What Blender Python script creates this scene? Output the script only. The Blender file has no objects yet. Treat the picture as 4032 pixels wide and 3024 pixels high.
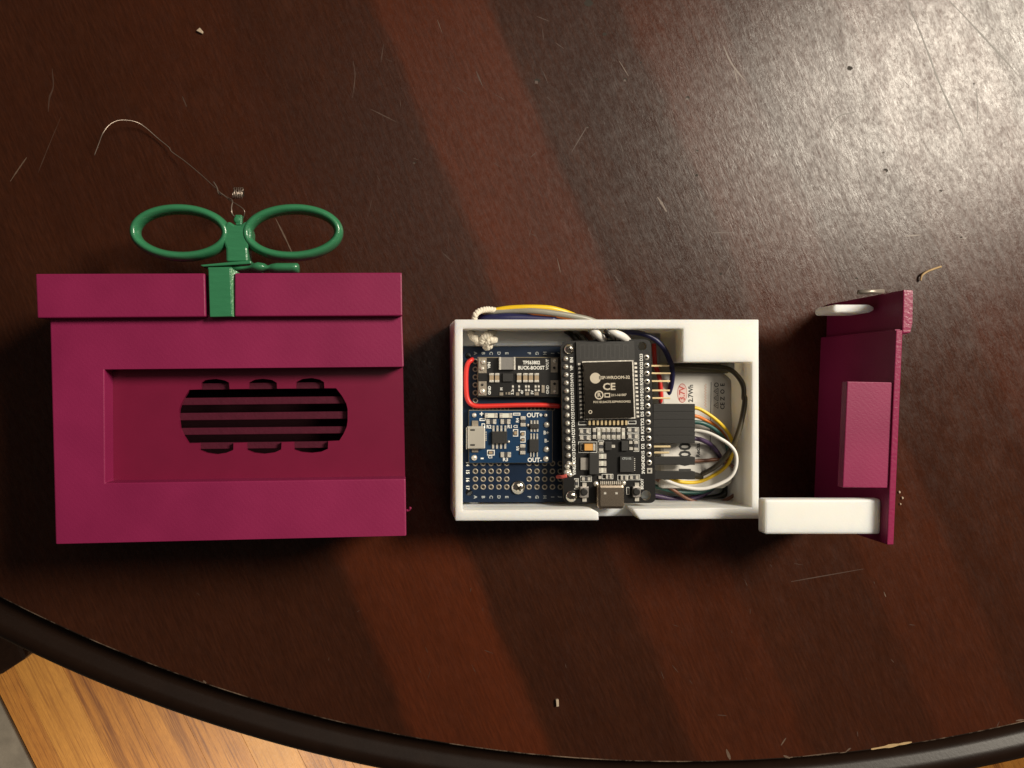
import bpy, bmesh, math, random
from mathutils import Vector
from mathutils.geometry import tessellate_polygon
random.seed(7)
scene = bpy.context.scene
COL = scene.collection
MM = 0.001
R = math.radians

# ------------------------------------------------------------------ camera
F, H, CX, CY = 3000.0, 262.0, 1580.0, 1512.0          # focal (px), height over table (mm), point straight below the lens (shifted crop)
cam = bpy.data.cameras.new('camera'); cam.sensor_width = 36; cam.lens = 36 * F / 4032
cam.shift_x = (2016 - CX) / 4032; cam.clip_start = 0.01; cam.clip_end = 20
camo = bpy.data.objects.new('camera', cam); COL.objects.link(camo)
camo.location = (0, 0, H * MM); scene.camera = camo
# ------------------------------------------------------------------ room light
world = bpy.data.worlds.new('World'); scene.world = world; world.use_nodes = True
bg = world.node_tree.nodes['Background']
bg.inputs[0].default_value = (1.0, 0.86, 0.72, 1); bg.inputs[1].default_value = 0.055
def lamp(name, loc, target, power, size, color):
    l = bpy.data.lights.new(name, 'AREA'); l.shape = 'DISK'; l.size = size; l.energy = power; l.color = color
    o = bpy.data.objects.new(name, l); COL.objects.link(o); o.location = loc
    o.rotation_euler = (Vector(target) - Vector(loc)).to_track_quat('-Z', 'Y').to_euler()
    return o
lamp('room_lamp', (0.765, 0.418, 0.82), (0.08, 0.0, 0.0), 19.8, 0.36, (1.0, 0.905, 0.75))
lamp('overhead_fill', (0.35, 0.60, 1.90), (0.08, 0.0, 0.0), 3.2, 1.0, (1.0, 0.90, 0.76))  # added soft fill in place of ceiling bounce, weakens the shadows
lamp('floor_fill', (-0.20, -0.85, -0.06), (-0.20, -0.849, -0.74), 10.5, 0.25, (1.0, 0.88, 0.70))  # unseen fill added below the tabletop to brighten only the floor
scene.view_settings.view_transform = 'Standard'; scene.view_settings.look = 'None'
scene.view_settings.exposure = 0; scene.view_settings.gamma = 1
scene.cycles.use_denoising = True
scene.cycles.max_bounces = 8

# ------------------------------------------------------------------ helpers
def W(px, py, z):
    """point seen at photo pixel (px,py) lying at height z mm -> world mm"""
    k = (H - z) / F
    return ((px - CX) * k, -(py - CY) * k)
def zoom(ox, oy, s): return lambda x, y: (ox + x / s, oy + y / s)
A = zoom(1740, 1180, 3.686); B = zoom(2180, 1180, 3.529); C = zoom(1740, 1600, 3.456)
D = zoom(2180, 1640, 3.95); G = zoom(2520, 1560, 3.19); HH = zoom(2520, 1220, 4.148)
J = zoom(1740, 1160, 3.352); K = zoom(780, 780, 3.19); L = zoom(340, 440, 1.9745)
M = zoom(640, 1440, 2.765); P = zoom(2940, 1100, 1.508); Q = zoom(3180, 1120, 4.809)
I = lambda x, y: (x, y)

class MB:
    def __init__(s): s.v = []; s.f = []; s.m = []; s.sm = []
    def add(s, v, f, mi=0, smooth=False):
        b = len(s.v); s.v += [tuple(x) for x in v]
        for q in f: s.f.append([b + i for i in q]); s.m.append(mi); s.sm.append(smooth)
    def prism(s, top, z0, z1, holes=(), bottom=None, caps=(True, True), mi=0, top_mi=None):
        loops = [list(top)] + [list(h) for h in holes]
        bl = [list(bottom) if bottom else loops[0]] + loops[1:]
        n = sum(len(l) for l in loops)
        v = [(x, y, z1) for l in loops for x, y in l] + [(x, y, z0) for l in bl for x, y in l]
        f = []; st = 0
        for l in loops:
            m = len(l)
            for i in range(m):
                a, b = st + i, st + (i + 1) % m
                f.append([a, b, b + n, a + n])
            st += m
        if len(loops) == 1 and len(top) <= 4:
            if caps[1]: f.append(list(range(n)))
            if caps[0]: f.append([i + n for i in range(n)])
        else:
            if caps[1]: f += [list(t) for t in tessellate_polygon([[Vector((x, y, 0)) for x, y in l] for l in loops])]
            if caps[0]: f += [[i + n for i in t] for t in tessellate_polygon([[Vector((x, y, 0)) for x, y in l] for l in bl])]
        b0 = len(s.f); s.add(v, f, mi)
        if top_mi is not None:
            for i in range(b0, len(s.f)):
                if all(abs(s.v[j][2] - z1) < 1e-6 for j in s.f[i]): s.m[i] = top_mi
        return s
    def pprism(s, pxs, z0, z1, holes=(), **k):
        return s.prism([W(x, y, z1) for x, y in pxs], z0, z1, [[W(x, y, z1) for x, y in h] for h in holes], **k)
    def box(s, x0, y0, x1, y1, z0, z1, mi=0, rot=0):
        cx, cy = (x0 + x1) / 2, (y0 + y1) / 2; c, sn = math.cos(rot), math.sin(rot)
        pts = [(x0, y0), (x1, y0), (x1, y1), (x0, y1)]
        pts = [(cx + (x - cx) * c - (y - cy) * sn, cy + (x - cx) * sn + (y - cy) * c) for x, y in pts]
        return s.prism(pts, z0, z1, mi=mi)
    def pbox(s, fr, x0, y0, x1, y1, z0, z1, mi=0, rot=0):
        a = W(*fr(x0, y0), z1); b = W(*fr(x1, y1), z1)
        return s.box(min(a[0], b[0]), min(a[1], b[1]), max(a[0], b[0]), max(a[1], b[1]), z0, z1, mi, rot)
    def tube(s, pts, r, n=8, closed=False, mi=0, ry=None, rs=None):
        pts = [Vector(p) for p in pts]; N = len(pts); v = []; f = []
        up = Vector((0, 0, 1))
        for i, p in enumerate(pts):
            if closed: t = pts[(i + 1) % N] - pts[i - 1]
            else: t = pts[min(i + 1, N - 1)] - pts[max(i - 1, 0)]
            t.normalize()
            side = t.cross(up)
            if side.length < 1e-4: side = Vector((1, 0, 0))
            side.normalize(); u2 = side.cross(t)
            rr = r * (rs[i] if rs else 1); r2 = (ry if ry else r) * (rs[i] if rs else 1)
            for k in range(n):
                a = 2 * math.pi * k / n
                v.append(p + side * math.cos(a) * rr + u2 * math.sin(a) * r2)
        for i in range(N if closed else N - 1):
            for k in range(n):
                a = i * n + k; b = i * n + (k + 1) % n; j = ((i + 1) % N) * n
                f.append([a, b, j + (k + 1) % n, j + k])
        if not closed: f.append(list(range(n))); f.append([(N - 1) * n + k for k in range(n)])
        s.add(v, f, mi, True); return s
    def lathe(s, c, prof, n=16, mi=0, cap=True, smooth=True):
        v = []; f = []
        for r_, z in prof:
            for k in range(n):
                a = 2 * math.pi * k / n; v.append((c[0] + r_ * math.cos(a), c[1] + r_ * math.sin(a), z))
        for i in range(len(prof) - 1):
            for k in range(n):
                f.append([i * n + k, i * n + (k + 1) % n, (i + 1) * n + (k + 1) % n, (i + 1) * n + k])
        if cap: f.append(list(range(n))); f.append([(len(prof) - 1) * n + k for k in range(n)])
        s.add(v, f, mi, smooth); return s

WL = {}
def custom(o, label=None, cat=None, group=None, kind=None):
    if label: o['label'] = label
    if cat: o['category'] = cat
    if group: o['group'] = group
    if kind: o['kind'] = kind
    return o
def thing(name, label, cat, loc, group=None):
    o = bpy.data.objects.new(name, None); COL.objects.link(o)
    o.empty_display_size = 0.005
    o.location = Vector(loc) * MM; WL[o.name] = Vector(loc)
    return custom(o, label, cat, group)
def mesh_of(mb, name, mats, c, bevel=0, recalc=True):
    me = bpy.data.meshes.new(name)
    me.from_pydata([((x - c[0]) * MM, (y - c[1]) * MM, (z - c[2]) * MM) for x, y, z in mb.v], [], mb.f)
    for m in (mats if isinstance(mats, (list, tuple)) else [mats]): me.materials.append(m)
    for p, mi, sm in zip(me.polygons, mb.m, mb.sm): p.material_index = mi; p.use_smooth = sm
    if recalc:
        bm = bmesh.new(); bm.from_mesh(me)
        bmesh.ops.recalc_face_normals(bm, faces=bm.faces); bm.to_mesh(me); bm.free()
    return me
def obj(name, mb, mats, parent=None, bevel=0, origin=None, recalc=True, label=None):
    if origin is None:
        n = len(mb.v); xs = [v[0] for v in mb.v]; ys = [v[1] for v in mb.v]; zs = [v[2] for v in mb.v]
        origin = ((min(xs) + max(xs)) / 2, (min(ys) + max(ys)) / 2, min(zs))
    me = mesh_of(mb, name, mats, origin, recalc=recalc)
    o = bpy.data.objects.new(name, me); COL.objects.link(o)
    base = Vector((0, 0, 0))
    if parent: o.parent = parent; base = WL[parent.name]
    o.location = (Vector(origin) - base) * MM; WL[o.name] = Vector(origin)
    if bevel:
        b = o.modifiers.new('bevel', 'BEVEL'); b.width = bevel * MM; b.segments = 2; b.limit_method = 'ANGLE'; b.angle_limit = R(35)
    if label: o['label'] = label
    return o
def stamp(o, loc, parent):
    """copy of part o (sharing its mesh) with its origin at world loc mm"""
    c = o.copy(); COL.objects.link(c); c.parent = parent
    c.location = (Vector(loc) - WL[parent.name]) * MM; WL[c.name] = Vector(loc)
    return c
def lettering(s, fr, x, y, z, size, rot, m, parent, name='lettering', sx=1.0):
    cu = bpy.data.curves.new(name, 'FONT'); cu.body = s; cu.size = size * MM; cu.align_x = 'CENTER'; cu.align_y = 'CENTER'
    cu.resolution_u = 2; cu.offset = size * 0.028 * MM
    t = bpy.data.objects.new('tmp_text', cu); COL.objects.link(t)
    dg = bpy.context.evaluated_depsgraph_get(); dg.update()
    me = bpy.data.meshes.new_from_object(t.evaluated_get(dg))
    bpy.data.objects.remove(t); bpy.data.curves.remove(cu)
    me.name = name; me.materials.clear(); me.materials.append(m)
    o = bpy.data.objects.new(name, me); COL.objects.link(o); o.parent = parent
    wx, wy = W(*fr(x, y), z)
    o.location = (Vector((wx, wy, z)) - WL[parent.name]) * MM; o.rotation_euler = (0, 0, R(rot)); o.scale = (sx, 1, 1)
    WL[o.name] = Vector((wx, wy, z))
    return o
def smooth_path(pts, n=6):
    out = []; p = [Vector(q) for q in pts]
    for i in range(len(p) - 1):
        a = p[max(i - 1, 0)]; b = p[i]; c = p[i + 1]; d = p[min(i + 2, len(p) - 1)]
        for k in range(n):
            t = k / n
            out.append(0.5 * ((2 * b) + (c - a) * t + (2 * a - 5 * b + 4 * c - d) * t * t + (3 * b - a - 3 * c + d) * t ** 3))
    out.append(p[-1]); return out
def path(fr, pts, n=6):
    """pts: (x,y,z mm) with x,y in zoom frame fr"""
    return smooth_path([(*W(*fr(x, y), z), z) for x, y, z in pts], n)
def ring_pts(px, py, r, n=14): return [(px + r * math.cos(2 * math.pi * k / n), py + r * math.sin(2 * math.pi * k / n)) for k in range(n)]

# ------------------------------------------------------------------ materials
def nodes_of(name):
    m = bpy.data.materials.new(name); m.use_nodes = True
    nt = m.node_tree; return m, nt, nt.nodes['Principled BSDF']
def L2(nt, a, b): nt.links.new(a, b)
def mat(name, col, rough=0.5, metal=0.0, var=0.12, vs=900, bump=0.0, bs=2500, spec=0.5, stretch=(1, 1, 1), coat=0.0, rvar=0.0, sss=0.0, layer=0.0):
    m, nt, b = nodes_of(name)
    if sss: b.inputs['Subsurface Weight'].default_value = sss; b.inputs['Subsurface Radius'].default_value = (1.0, .82, .6); b.inputs['Subsurface Scale'].default_value = .008
    b.inputs['Roughness'].default_value = rough; b.inputs['Metallic'].default_value = metal
    b.inputs['Specular IOR Level'].default_value = spec
    if coat: b.inputs['Coat Weight'].default_value = coat; b.inputs['Coat Roughness'].default_value = 0.12
    tc = nt.nodes.new('ShaderNodeTexCoord'); mp = nt.nodes.new('ShaderNodeMapping'); mp.inputs['Scale'].default_value = stretch
    L2(nt, tc.outputs['Object'], mp.inputs['Vector'])
    no = nt.nodes.new('ShaderNodeTexNoise'); no.inputs['Scale'].default_value = vs; no.inputs['Detail'].default_value = 4
    L2(nt, mp.outputs[0], no.inputs['Vector'])
    mx = nt.nodes.new('ShaderNodeMix'); mx.data_type = 'RGBA'
    mx.inputs[6].default_value = [c * (1 - var) for c in col] + [1]; mx.inputs[7].default_value = [min(1, c * (1 + var)) for c in col] + [1]
    L2(nt, no.outputs[0], mx.inputs[0]); L2(nt, mx.outputs[2], b.inputs['Base Color'])
    if rvar:
        mr = nt.nodes.new('ShaderNodeMapRange'); mr.inputs[3].default_value = max(.02, rough - rvar); mr.inputs[4].default_value = rough + rvar
        L2(nt, no.outputs[0], mr.inputs[0]); L2(nt, mr.outputs[0], b.inputs['Roughness'])
    if layer:
        wv = nt.nodes.new('ShaderNodeTexWave'); wv.inputs['Scale'].default_value = 330; wv.inputs['Distortion'].default_value = 2.2; wv.inputs['Detail Scale'].default_value = 2.0
        wv.bands_direction = 'DIAGONAL'; L2(nt, tc.outputs['Object'], wv.inputs['Vector'])
        b0 = nt.nodes.new('ShaderNodeBump'); b0.inputs['Strength'].default_value = layer; b0.inputs['Distance'].default_value = .0003
        L2(nt, wv.outputs['Fac'], b0.inputs['Height']); L2(nt, b0.outputs[0], b.inputs['Normal'])
    if bump:
        n2 = nt.nodes.new('ShaderNodeTexNoise'); n2.inputs['Scale'].default_value = bs; n2.inputs['Detail'].default_value = 3
        L2(nt, mp.outputs[0], n2.inputs['Vector'])
        bp = nt.nodes.new('ShaderNodeBump'); bp.inputs['Strength'].default_value = bump; bp.inputs['Distance'].default_value = 0.0003
        L2(nt, n2.outputs[0], bp.inputs['Height']); L2(nt, bp.outputs[0], b.inputs['Normal'])
        if layer: L2(nt, b0.outputs[0], bp.inputs['Normal'])
    return m

def wood(name, c_lo, c_hi, angle, rough, grain=1.0, bump=0.5, c_line=None, line=0.5, spec=0.5, strips=False):
    m, nt, b = nodes_of(name); N = nt.nodes; b.inputs['Specular IOR Level'].default_value = spec
    tc = N.new('ShaderNodeTexCoord'); rot = N.new('ShaderNodeVectorRotate'); rot.rotation_type = 'Z_AXIS'; rot.inputs['Angle'].default_value = -angle
    L2(nt, tc.outputs['Object'], rot.inputs['Vector'])
    def noise(sx, sy, detail=4, rough_=0.55):
        mp = N.new('ShaderNodeMapping'); mp.inputs['Scale'].default_value = (sx, sy, sy)
        L2(nt, rot.outputs[0], mp.inputs['Vector'])
        n = N.new('ShaderNodeTexNoise'); n.inputs['Scale'].default_value = 1; n.inputs['Detail'].default_value = detail; n.inputs['Roughness'].default_value = rough_
        L2(nt, mp.outputs[0], n.inputs['Vector']); return n.outputs[0]
    def ramp(x, a, b_):
        r = N.new('ShaderNodeMapRange'); r.inputs[1].default_value = a; r.inputs[2].default_value = b_; L2(nt, x, r.inputs[0]); return r.outputs[0]
    def mix(f, a, b_):
        x = N.new('ShaderNodeMix'); x.data_type = 'RGBA'
        for s_, v in ((0, f), (6, a), (7, b_)):
            if hasattr(v, 'links') or hasattr(v, 'is_output'): L2(nt, v, x.inputs[s_])
            elif s_ == 0: x.inputs[0].default_value = v
            else: x.inputs[s_].default_value = (*v, 1)
        return x.outputs[2]
    broad = ramp(noise(9 * grain, 55 * grain, 5), .3, .7)
    fine = ramp(noise(150 * grain, 1300 * grain, 4, .65), .35, .68)
    cloud = ramp(noise(28, 28, 5), .3, .7)
    c = mix(broad, c_lo, c_hi)
    dark = [x * .5 for x in c_lo]
    f2 = N.new('ShaderNodeMath'); f2.operation = 'MULTIPLY'; f2.inputs[1].default_value = .42
    inv = N.new('ShaderNodeMath'); inv.operation = 'SUBTRACT'; inv.inputs[0].default_value = 1; L2(nt, fine, inv.inputs[1]); L2(nt, inv.outputs[0], f2.inputs[0])
    c = mix(f2.outputs[0], c, dark)
    f3 = N.new('ShaderNodeMath'); f3.operation = 'MULTIPLY'; f3.inputs[1].default_value = .35; L2(nt, cloud, f3.inputs[0])
    c = mix(f3.outputs[0], c, [x * .62 for x in c_lo])
    if strips:
        n_ = Vector((1, .43)).normalized(); tc0 = Vector(W(2680, 2999 - 5850, 0))
        pos = [(u, (Vector(W(u, 2200, 0)) - tc0).dot(n_) * MM, v, v2) for u, v, v2 in STRIPS]
        lo, hi = pos[0][1], pos[-1][1]
        sep = N.new('ShaderNodeSeparateXYZ'); L2(nt, rot.outputs[0], sep.inputs[0])
        wob = N.new('ShaderNodeMath'); wob.operation = 'MULTIPLY_ADD'; L2(nt, noise(40, 90, 4), wob.inputs[0]); wob.inputs[1].default_value = .007; L2(nt, sep.outputs['Y'], wob.inputs[2])
        sgn = 1 if Vector((1, .43)).dot(Vector((-math.sin(angle), math.cos(angle)))) > 0 else -1
        mrx = N.new('ShaderNodeMapRange'); mrx.inputs[1].default_value = sgn * lo + .0035; mrx.inputs[2].default_value = sgn * hi + .0035; L2(nt, wob.outputs[0], mrx.inputs[0])
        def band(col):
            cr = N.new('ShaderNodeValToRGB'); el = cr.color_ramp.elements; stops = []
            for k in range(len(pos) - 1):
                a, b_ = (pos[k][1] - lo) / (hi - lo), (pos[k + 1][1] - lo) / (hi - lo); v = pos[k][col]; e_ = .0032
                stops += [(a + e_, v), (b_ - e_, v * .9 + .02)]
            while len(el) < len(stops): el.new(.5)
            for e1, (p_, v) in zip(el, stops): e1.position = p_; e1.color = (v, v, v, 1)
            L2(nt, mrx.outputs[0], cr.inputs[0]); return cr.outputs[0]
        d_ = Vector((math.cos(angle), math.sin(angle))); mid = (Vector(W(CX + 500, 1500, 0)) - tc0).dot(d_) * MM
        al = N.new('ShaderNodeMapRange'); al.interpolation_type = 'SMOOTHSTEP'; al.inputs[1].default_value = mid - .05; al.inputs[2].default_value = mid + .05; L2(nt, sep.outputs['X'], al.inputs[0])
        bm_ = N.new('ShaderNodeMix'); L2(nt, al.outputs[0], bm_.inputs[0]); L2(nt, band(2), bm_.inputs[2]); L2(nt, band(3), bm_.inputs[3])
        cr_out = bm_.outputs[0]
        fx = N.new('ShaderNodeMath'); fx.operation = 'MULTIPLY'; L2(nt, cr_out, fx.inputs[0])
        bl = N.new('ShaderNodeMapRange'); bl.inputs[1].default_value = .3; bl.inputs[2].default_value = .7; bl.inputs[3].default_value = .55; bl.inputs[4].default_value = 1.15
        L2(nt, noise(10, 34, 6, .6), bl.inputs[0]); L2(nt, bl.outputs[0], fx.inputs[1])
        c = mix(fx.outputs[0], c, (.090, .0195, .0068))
        f5 = N.new('ShaderNodeMath'); f5.operation = 'MULTIPLY'; f5.inputs[1].default_value = .38; L2(nt, inv.outputs[0], f5.inputs[0])
        c = mix(f5.outputs[0], c, (.013, .0045, .0026))
    if c_line:
        mxn = N.new('ShaderNodeMath'); mxn.operation = 'MAXIMUM'; L2(nt, noise(4, 130, 5, .7), mxn.inputs[0]); L2(nt, noise(9, 420, 5, .75), mxn.inputs[1])
        ln = ramp(mxn.outputs[0], .52, .66)
        f4 = N.new('ShaderNodeMath'); f4.operation = 'MULTIPLY'; f4.inputs[1].default_value = line; L2(nt, ln, f4.inputs[0])
        c = mix(f4.outputs[0], c, c_line)
    L2(nt, c, b.inputs['Base Color'])
    fl = noise(900, 1900, 4, .75)
    mr = N.new('ShaderNodeMapRange'); mr.inputs[1].default_value = .3; mr.inputs[2].default_value = .7
    mr.inputs[3].default_value = rough - .07; mr.inputs[4].default_value = rough + .12; L2(nt, fl, mr.inputs[0]); L2(nt, mr.outputs[0], b.inputs['Roughness'])
    if strips:
        blot = ramp(noise(75, 140, 6, .72), .32, .68); fleck = ramp(noise(330, 620, 5, .8), .40, .60)
        mr.inputs[3].default_value = -.05; mr.inputs[4].default_value = .09
        ra = N.new('ShaderNodeMath'); ra.operation = 'MULTIPLY_ADD'; L2(nt, blot, ra.inputs[0]); ra.inputs[1].default_value = .14; ra.inputs[2].default_value = rough - .06
        rb_ = N.new('ShaderNodeMath'); rb_.operation = 'ADD'; L2(nt, ra.outputs[0], rb_.inputs[0]); L2(nt, mr.outputs[0], rb_.inputs[1]); L2(nt, rb_.outputs[0], b.inputs['Roughness'])
        sp = N.new('ShaderNodeMapRange'); sp.inputs[3].default_value = spec * .58; sp.inputs[4].default_value = spec * 1.2; L2(nt, fleck, sp.inputs[0])
        L2(nt, sp.outputs[0], b.inputs['Specular IOR Level'])
    ad = N.new('ShaderNodeMath'); ad.operation = 'ADD'; L2(nt, fl, ad.inputs[0])
    m5 = N.new('ShaderNodeMath'); m5.operation = 'MULTIPLY'; m5.inputs[1].default_value = .3; L2(nt, fine, m5.inputs[0]); L2(nt, m5.outputs[0], ad.inputs[1])
    bp = N.new('ShaderNodeBump'); bp.inputs['Strength'].default_value = bump; bp.inputs['Distance'].default_value = 0.0004
    L2(nt, ad.outputs[0], bp.inputs['Height']); L2(nt, bp.outputs[0], b.inputs['Normal'])
    return m

GA = math.atan2(-1, 0.43)
# (edge, redness at the far side of the table, redness near the rim) of each veneer strip
STRIPS = [(-400, .10, .08), (700, .14, .10), (1325, .22, .95), (1840, .12, .06), (2410, .85, .58), (2863, .0, .16), (3390, .42, .48), (3760, .14, .16), (4230, .34, .42), (4750, .1, .1), (5280, .4, .4), (5800, .1, .1), (6300, .4, .4)]
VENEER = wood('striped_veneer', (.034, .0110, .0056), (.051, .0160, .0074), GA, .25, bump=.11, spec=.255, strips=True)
RIM = mat('dark_rim_lacquer', (.011, .0055, .0035), .30, var=.3, vs=150, bump=.06, bs=900, spec=.12)
FA = math.atan2(-1, 0.50)
OAK = wood('golden_oak', (.38, .145, .020), (.52, .225, .036), FA, .5, grain=.8, bump=.15, c_line=(.13, .038, .005), line=.95)
OAK2 = wood('pale_oak', (.46, .20, .030), (.58, .27, .05), FA, .5, grain=.8, bump=.15, c_line=(.22, .08, .012), line=.85)
def wear_mat():
    m, nt, b = nodes_of('worn_edge_lacquer'); N = nt.nodes
    tc = N.new('ShaderNodeTexCoord'); n = N.new('ShaderNodeTexNoise'); n.inputs['Scale'].default_value = 60; n.inputs['Detail'].default_value = 6; n.inputs['Roughness'].default_value = .7
    L2(nt, tc.outputs['Object'], n.inputs['Vector'])
    r = N.new('ShaderNodeValToRGB'); r.color_ramp.elements[0].position = .48; r.color_ramp.elements[0].color = (.015, .008, .005, 1)
    r.color_ramp.elements[1].position = .66; r.color_ramp.elements[1].color = (.30, .21, .15, 1)
    L2(nt, n.outputs[0], r.inputs[0]); L2(nt, r.outputs[0], b.inputs['Base Color']); b.inputs['Roughness'].default_value = .4
    return m
WEAR = wear_mat()
PINK = mat('raspberry_plastic', (.222, .0125, .066), .46, var=.26, vs=48, bump=.12, bs=2200, spec=.33, rvar=.10, layer=.018)
SLAT_SHADED = mat('shaded_raspberry_plastic', (.072, .007, .020), .6, var=.25, spec=.2, vs=500, bump=.3, bs=1500)  # same raspberry plastic, darkened for the shade down in the recess
PINK_SMOOTH = mat('smooth_raspberry_plastic', (.165, .009, .038), .30, var=.10, vs=120, bump=.05, bs=900, spec=.45)
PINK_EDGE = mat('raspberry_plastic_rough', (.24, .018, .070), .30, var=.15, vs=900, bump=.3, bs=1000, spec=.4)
GREEN = mat('glossy_green_plastic', (.034, .180, .083), .22, var=.14, vs=300, bump=.3, bs=520, stretch=(.5, 2, 1), spec=.55)
GREEN_EDGE = mat('rough_green_plastic', (.10, .26, .13), .25, var=.4, vs=1500, bump=1.0, bs=1500, spec=.8)
WHITE = mat('white_print_plastic', (.85, .835, .79), .55, var=.08, vs=75, bump=.08, bs=1600, spec=.3, sss=.75)
BLACKPCB = mat('black_solder_mask', (.0075, .0068, .0065), .33, var=.2, vs=300, bump=.05)
MODPCB = mat('module_substrate', (.014, .0125, .011), .42, var=.15, vs=300, bump=.05)
FR4 = mat('board_edge', (.33, .27, .17), .6, var=.15)
BLUEPCB = mat('blue_solder_mask', (.0035, .0125, .034), .38, var=.25, vs=200, bump=.05, spec=.3)
BLUE2 = mat('bright_blue_solder_mask', (.005, .032, .085), .36, var=.15, vs=200, bump=.05, spec=.35)
SILK = mat('white_silkscreen', (.80, .80, .76), .6, var=.1)
SILKDIM = mat('grey_silkscreen', (.36, .38, .38), .6, var=.1)
TIN = mat('tinned_solder', (.80, .76, .68), .26, metal=.55, var=.12, vs=900, bump=.35, bs=1200)
PAD = mat('tinned_pad', (.30, .26, .21), .42, metal=.5, var=.25, vs=1500, bump=.25, bs=2500)
GOLD = mat('gold_plated_pin', (.78, .62, .36), .34, metal=.75, var=.1)
STEEL = mat('bright_steel', (.80, .76, .68), .17, metal=1.0, var=.1, vs=500, bump=.18, bs=700)
SHIELD = mat('shield_tin', (.17, .15, .125), .16, metal=1.0, var=.18, vs=120, bump=.06, bs=300)
CHIP = mat('chip_epoxy', (.015, .014, .013), .5, var=.15, vs=1200, bump=.08)
CERAM = mat('tan_ceramic', (.36, .27, .17), .45, var=.2, vs=1500)
TANT = mat('orange_tantalum', (.66, .33, .08), .42, var=.12, vs=900)
LEDW = mat('clear_led', (.70, .70, .62), .25, var=.1)
RESI = mat('resistor_dark', (.05, .05, .055), .4, var=.2)
FERR = mat('grey_ferrite', (.20, .19, .18), .5, var=.12, vs=900, bump=.1)
BLKPL = mat('black_housing_plastic', (.012, .011, .010), .55, var=.2, vs=500, bump=.12, spec=.35)
POUCH = mat('silver_pouch', (.66, .64, .60), .38, metal=.05, var=.12, vs=160, bump=.5, bs=180)
INKBLK = mat('black_ink', (.02, .02, .02), .6, var=.1)
INKRED = mat('red_ink', (.45, .06, .045), .6, var=.1)
INKORG = mat('faded_orange_ink', (.62, .26, .15), .6, var=.15)
PALEPINK = mat('pale_pink_print', (.62, .46, .43), .5, var=.08)
COTTON = mat('cotton_string', (.72, .66, .55), .85, var=.15, vs=1500, bump=.6, bs=2500, spec=.2)
WIREMET = mat('dull_steel_wire', (.36, .29, .24), .38, metal=.8, var=.2, vs=400)
RUG = mat('grey_rug_pile', (.17, .15, .125), .95, var=.35, vs=60, bump=.8, bs=260, spec=.1)
SCR = mat('pale_scratch', (.11, .072, .05), .45, var=.3, vs=700)
SCRF = mat('faint_scratch', (.055, .027, .017), .5, var=.4, vs=700)
SCRG = mat('worn_groove', (.045, .032, .022), .42, var=.3, vs=300, spec=.27)
SCRD = mat('dark_scratch', (.024, .018, .013), .7, spec=.22, var=.3, vs=700)
CHIPW = mat('bare_chipped_wood', (.40, .27, .13), .7, var=.25, vs=900)
CRUMB = mat('pale_crumb', (.42, .33, .24), .7, var=.15, vs=900, bump=.3)
def ins(name, c, rough=.38): return mat(name, c, rough, var=.06, vs=400, bump=.05, spec=.5)
W_YEL = ins('yellow_insulation', (.80, .52, .02)); W_ORG = ins('orange_insulation', (.62, .17, .02)); W_GRN = ins('teal_insulation', (.02, .085, .075))
W_WHT = ins('white_insulation', (.78, .76, .72)); W_PUR = ins('purple_insulation', (.055, .030, .085)); W_BRN = ins('brown_insulation', (.16, .06, .03))
W_BLK = ins('black_insulation', (.022, .019, .014)); W_RED = ins('red_insulation', (.66, .03, .022)); W_NAV = ins('navy_insulation', (.016, .016, .070)); W_GRY = ins('grey_insulation', (.26, .25, .21))

# ================================================================== SETTING: floor
FZ = -740.0
floor = obj('floor', MB().box(-1500, -1500, 1500, 900, FZ - 30, FZ - 3.0), OAK, origin=(0, 0, FZ)); custom(floor, kind='structure')
fd = Vector((0.5, -1)).normalized(); fn = Vector((1, 0.5)).normalized()
p0 = Vector(W(150, 3024, FZ))
for i in range(-4, 12):
    a = p0 + fn * (i * 57.0 - 26); w_ = 56.8
    t0 = -760 - 60 * (i % 3)
    for k in range(2):
        ta, tb = t0 + k * 1300, t0 + k * 1300 + 1299.4
        q = [a + fd * ta, a + fd * tb, a + fd * tb + fn * w_, a + fd * ta + fn * w_]
        obj('floor_plank', MB().prism([tuple(v) for v in q], FZ - 2.9, FZ), OAK2 if (i + k) % 4 == 1 else OAK, floor, bevel=.2, origin=(a.x * .9 + i * 31, a.y * .7 + i * 17, FZ - 2.9))
e = p0 + fn * (-1)
rp = [e - fd * 900, e + fd * 900, e + fd * 900 - fn * 700, e - fd * 900 - fn * 700]
rug = obj('rug', MB().prism([tuple(v) for v in rp], FZ + .2, FZ + 8), RUG, bevel=2)
custom(rug, 'grey woven rug edge lying on the golden wood floor', 'rug')

# ================================================================== TABLE
tc_ = Vector(W(2680, 2999 - 5850, 0)); TR = 5850 * H / F
table = thing('table', 'round dark wood table with striped veneer top and black moulded rim', 'table', (tc_.x, tc_.y, FZ))
prof = [(TR, -.05), (TR + .4, -1.5), (TR + 2, -3.4), (TR + 4, -3.9), (TR + 6, -3.1), (TR + 8, -1.9), (TR + 10, -1.1), (TR + 12, -1.2), (TR + 14, -2.8), (TR + 15.5, -6), (TR + 15.9, -10), (TR + 14, -17), (TR + 9, -22), (TR - 30, -24)]
obj('rim', MB().lathe(tc_, prof, 360, cap=False), RIM, table)
obj('worn_edge', MB().lathe(tc_, [(TR - .22, .012), (TR + .12, .0), (TR + .25, -.25)], 360, cap=False), WEAR, table)
obj('core', MB().lathe(tc_, [(TR - .3, -1.6), (TR - .3, -20)], 120), RIM, table)
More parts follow.
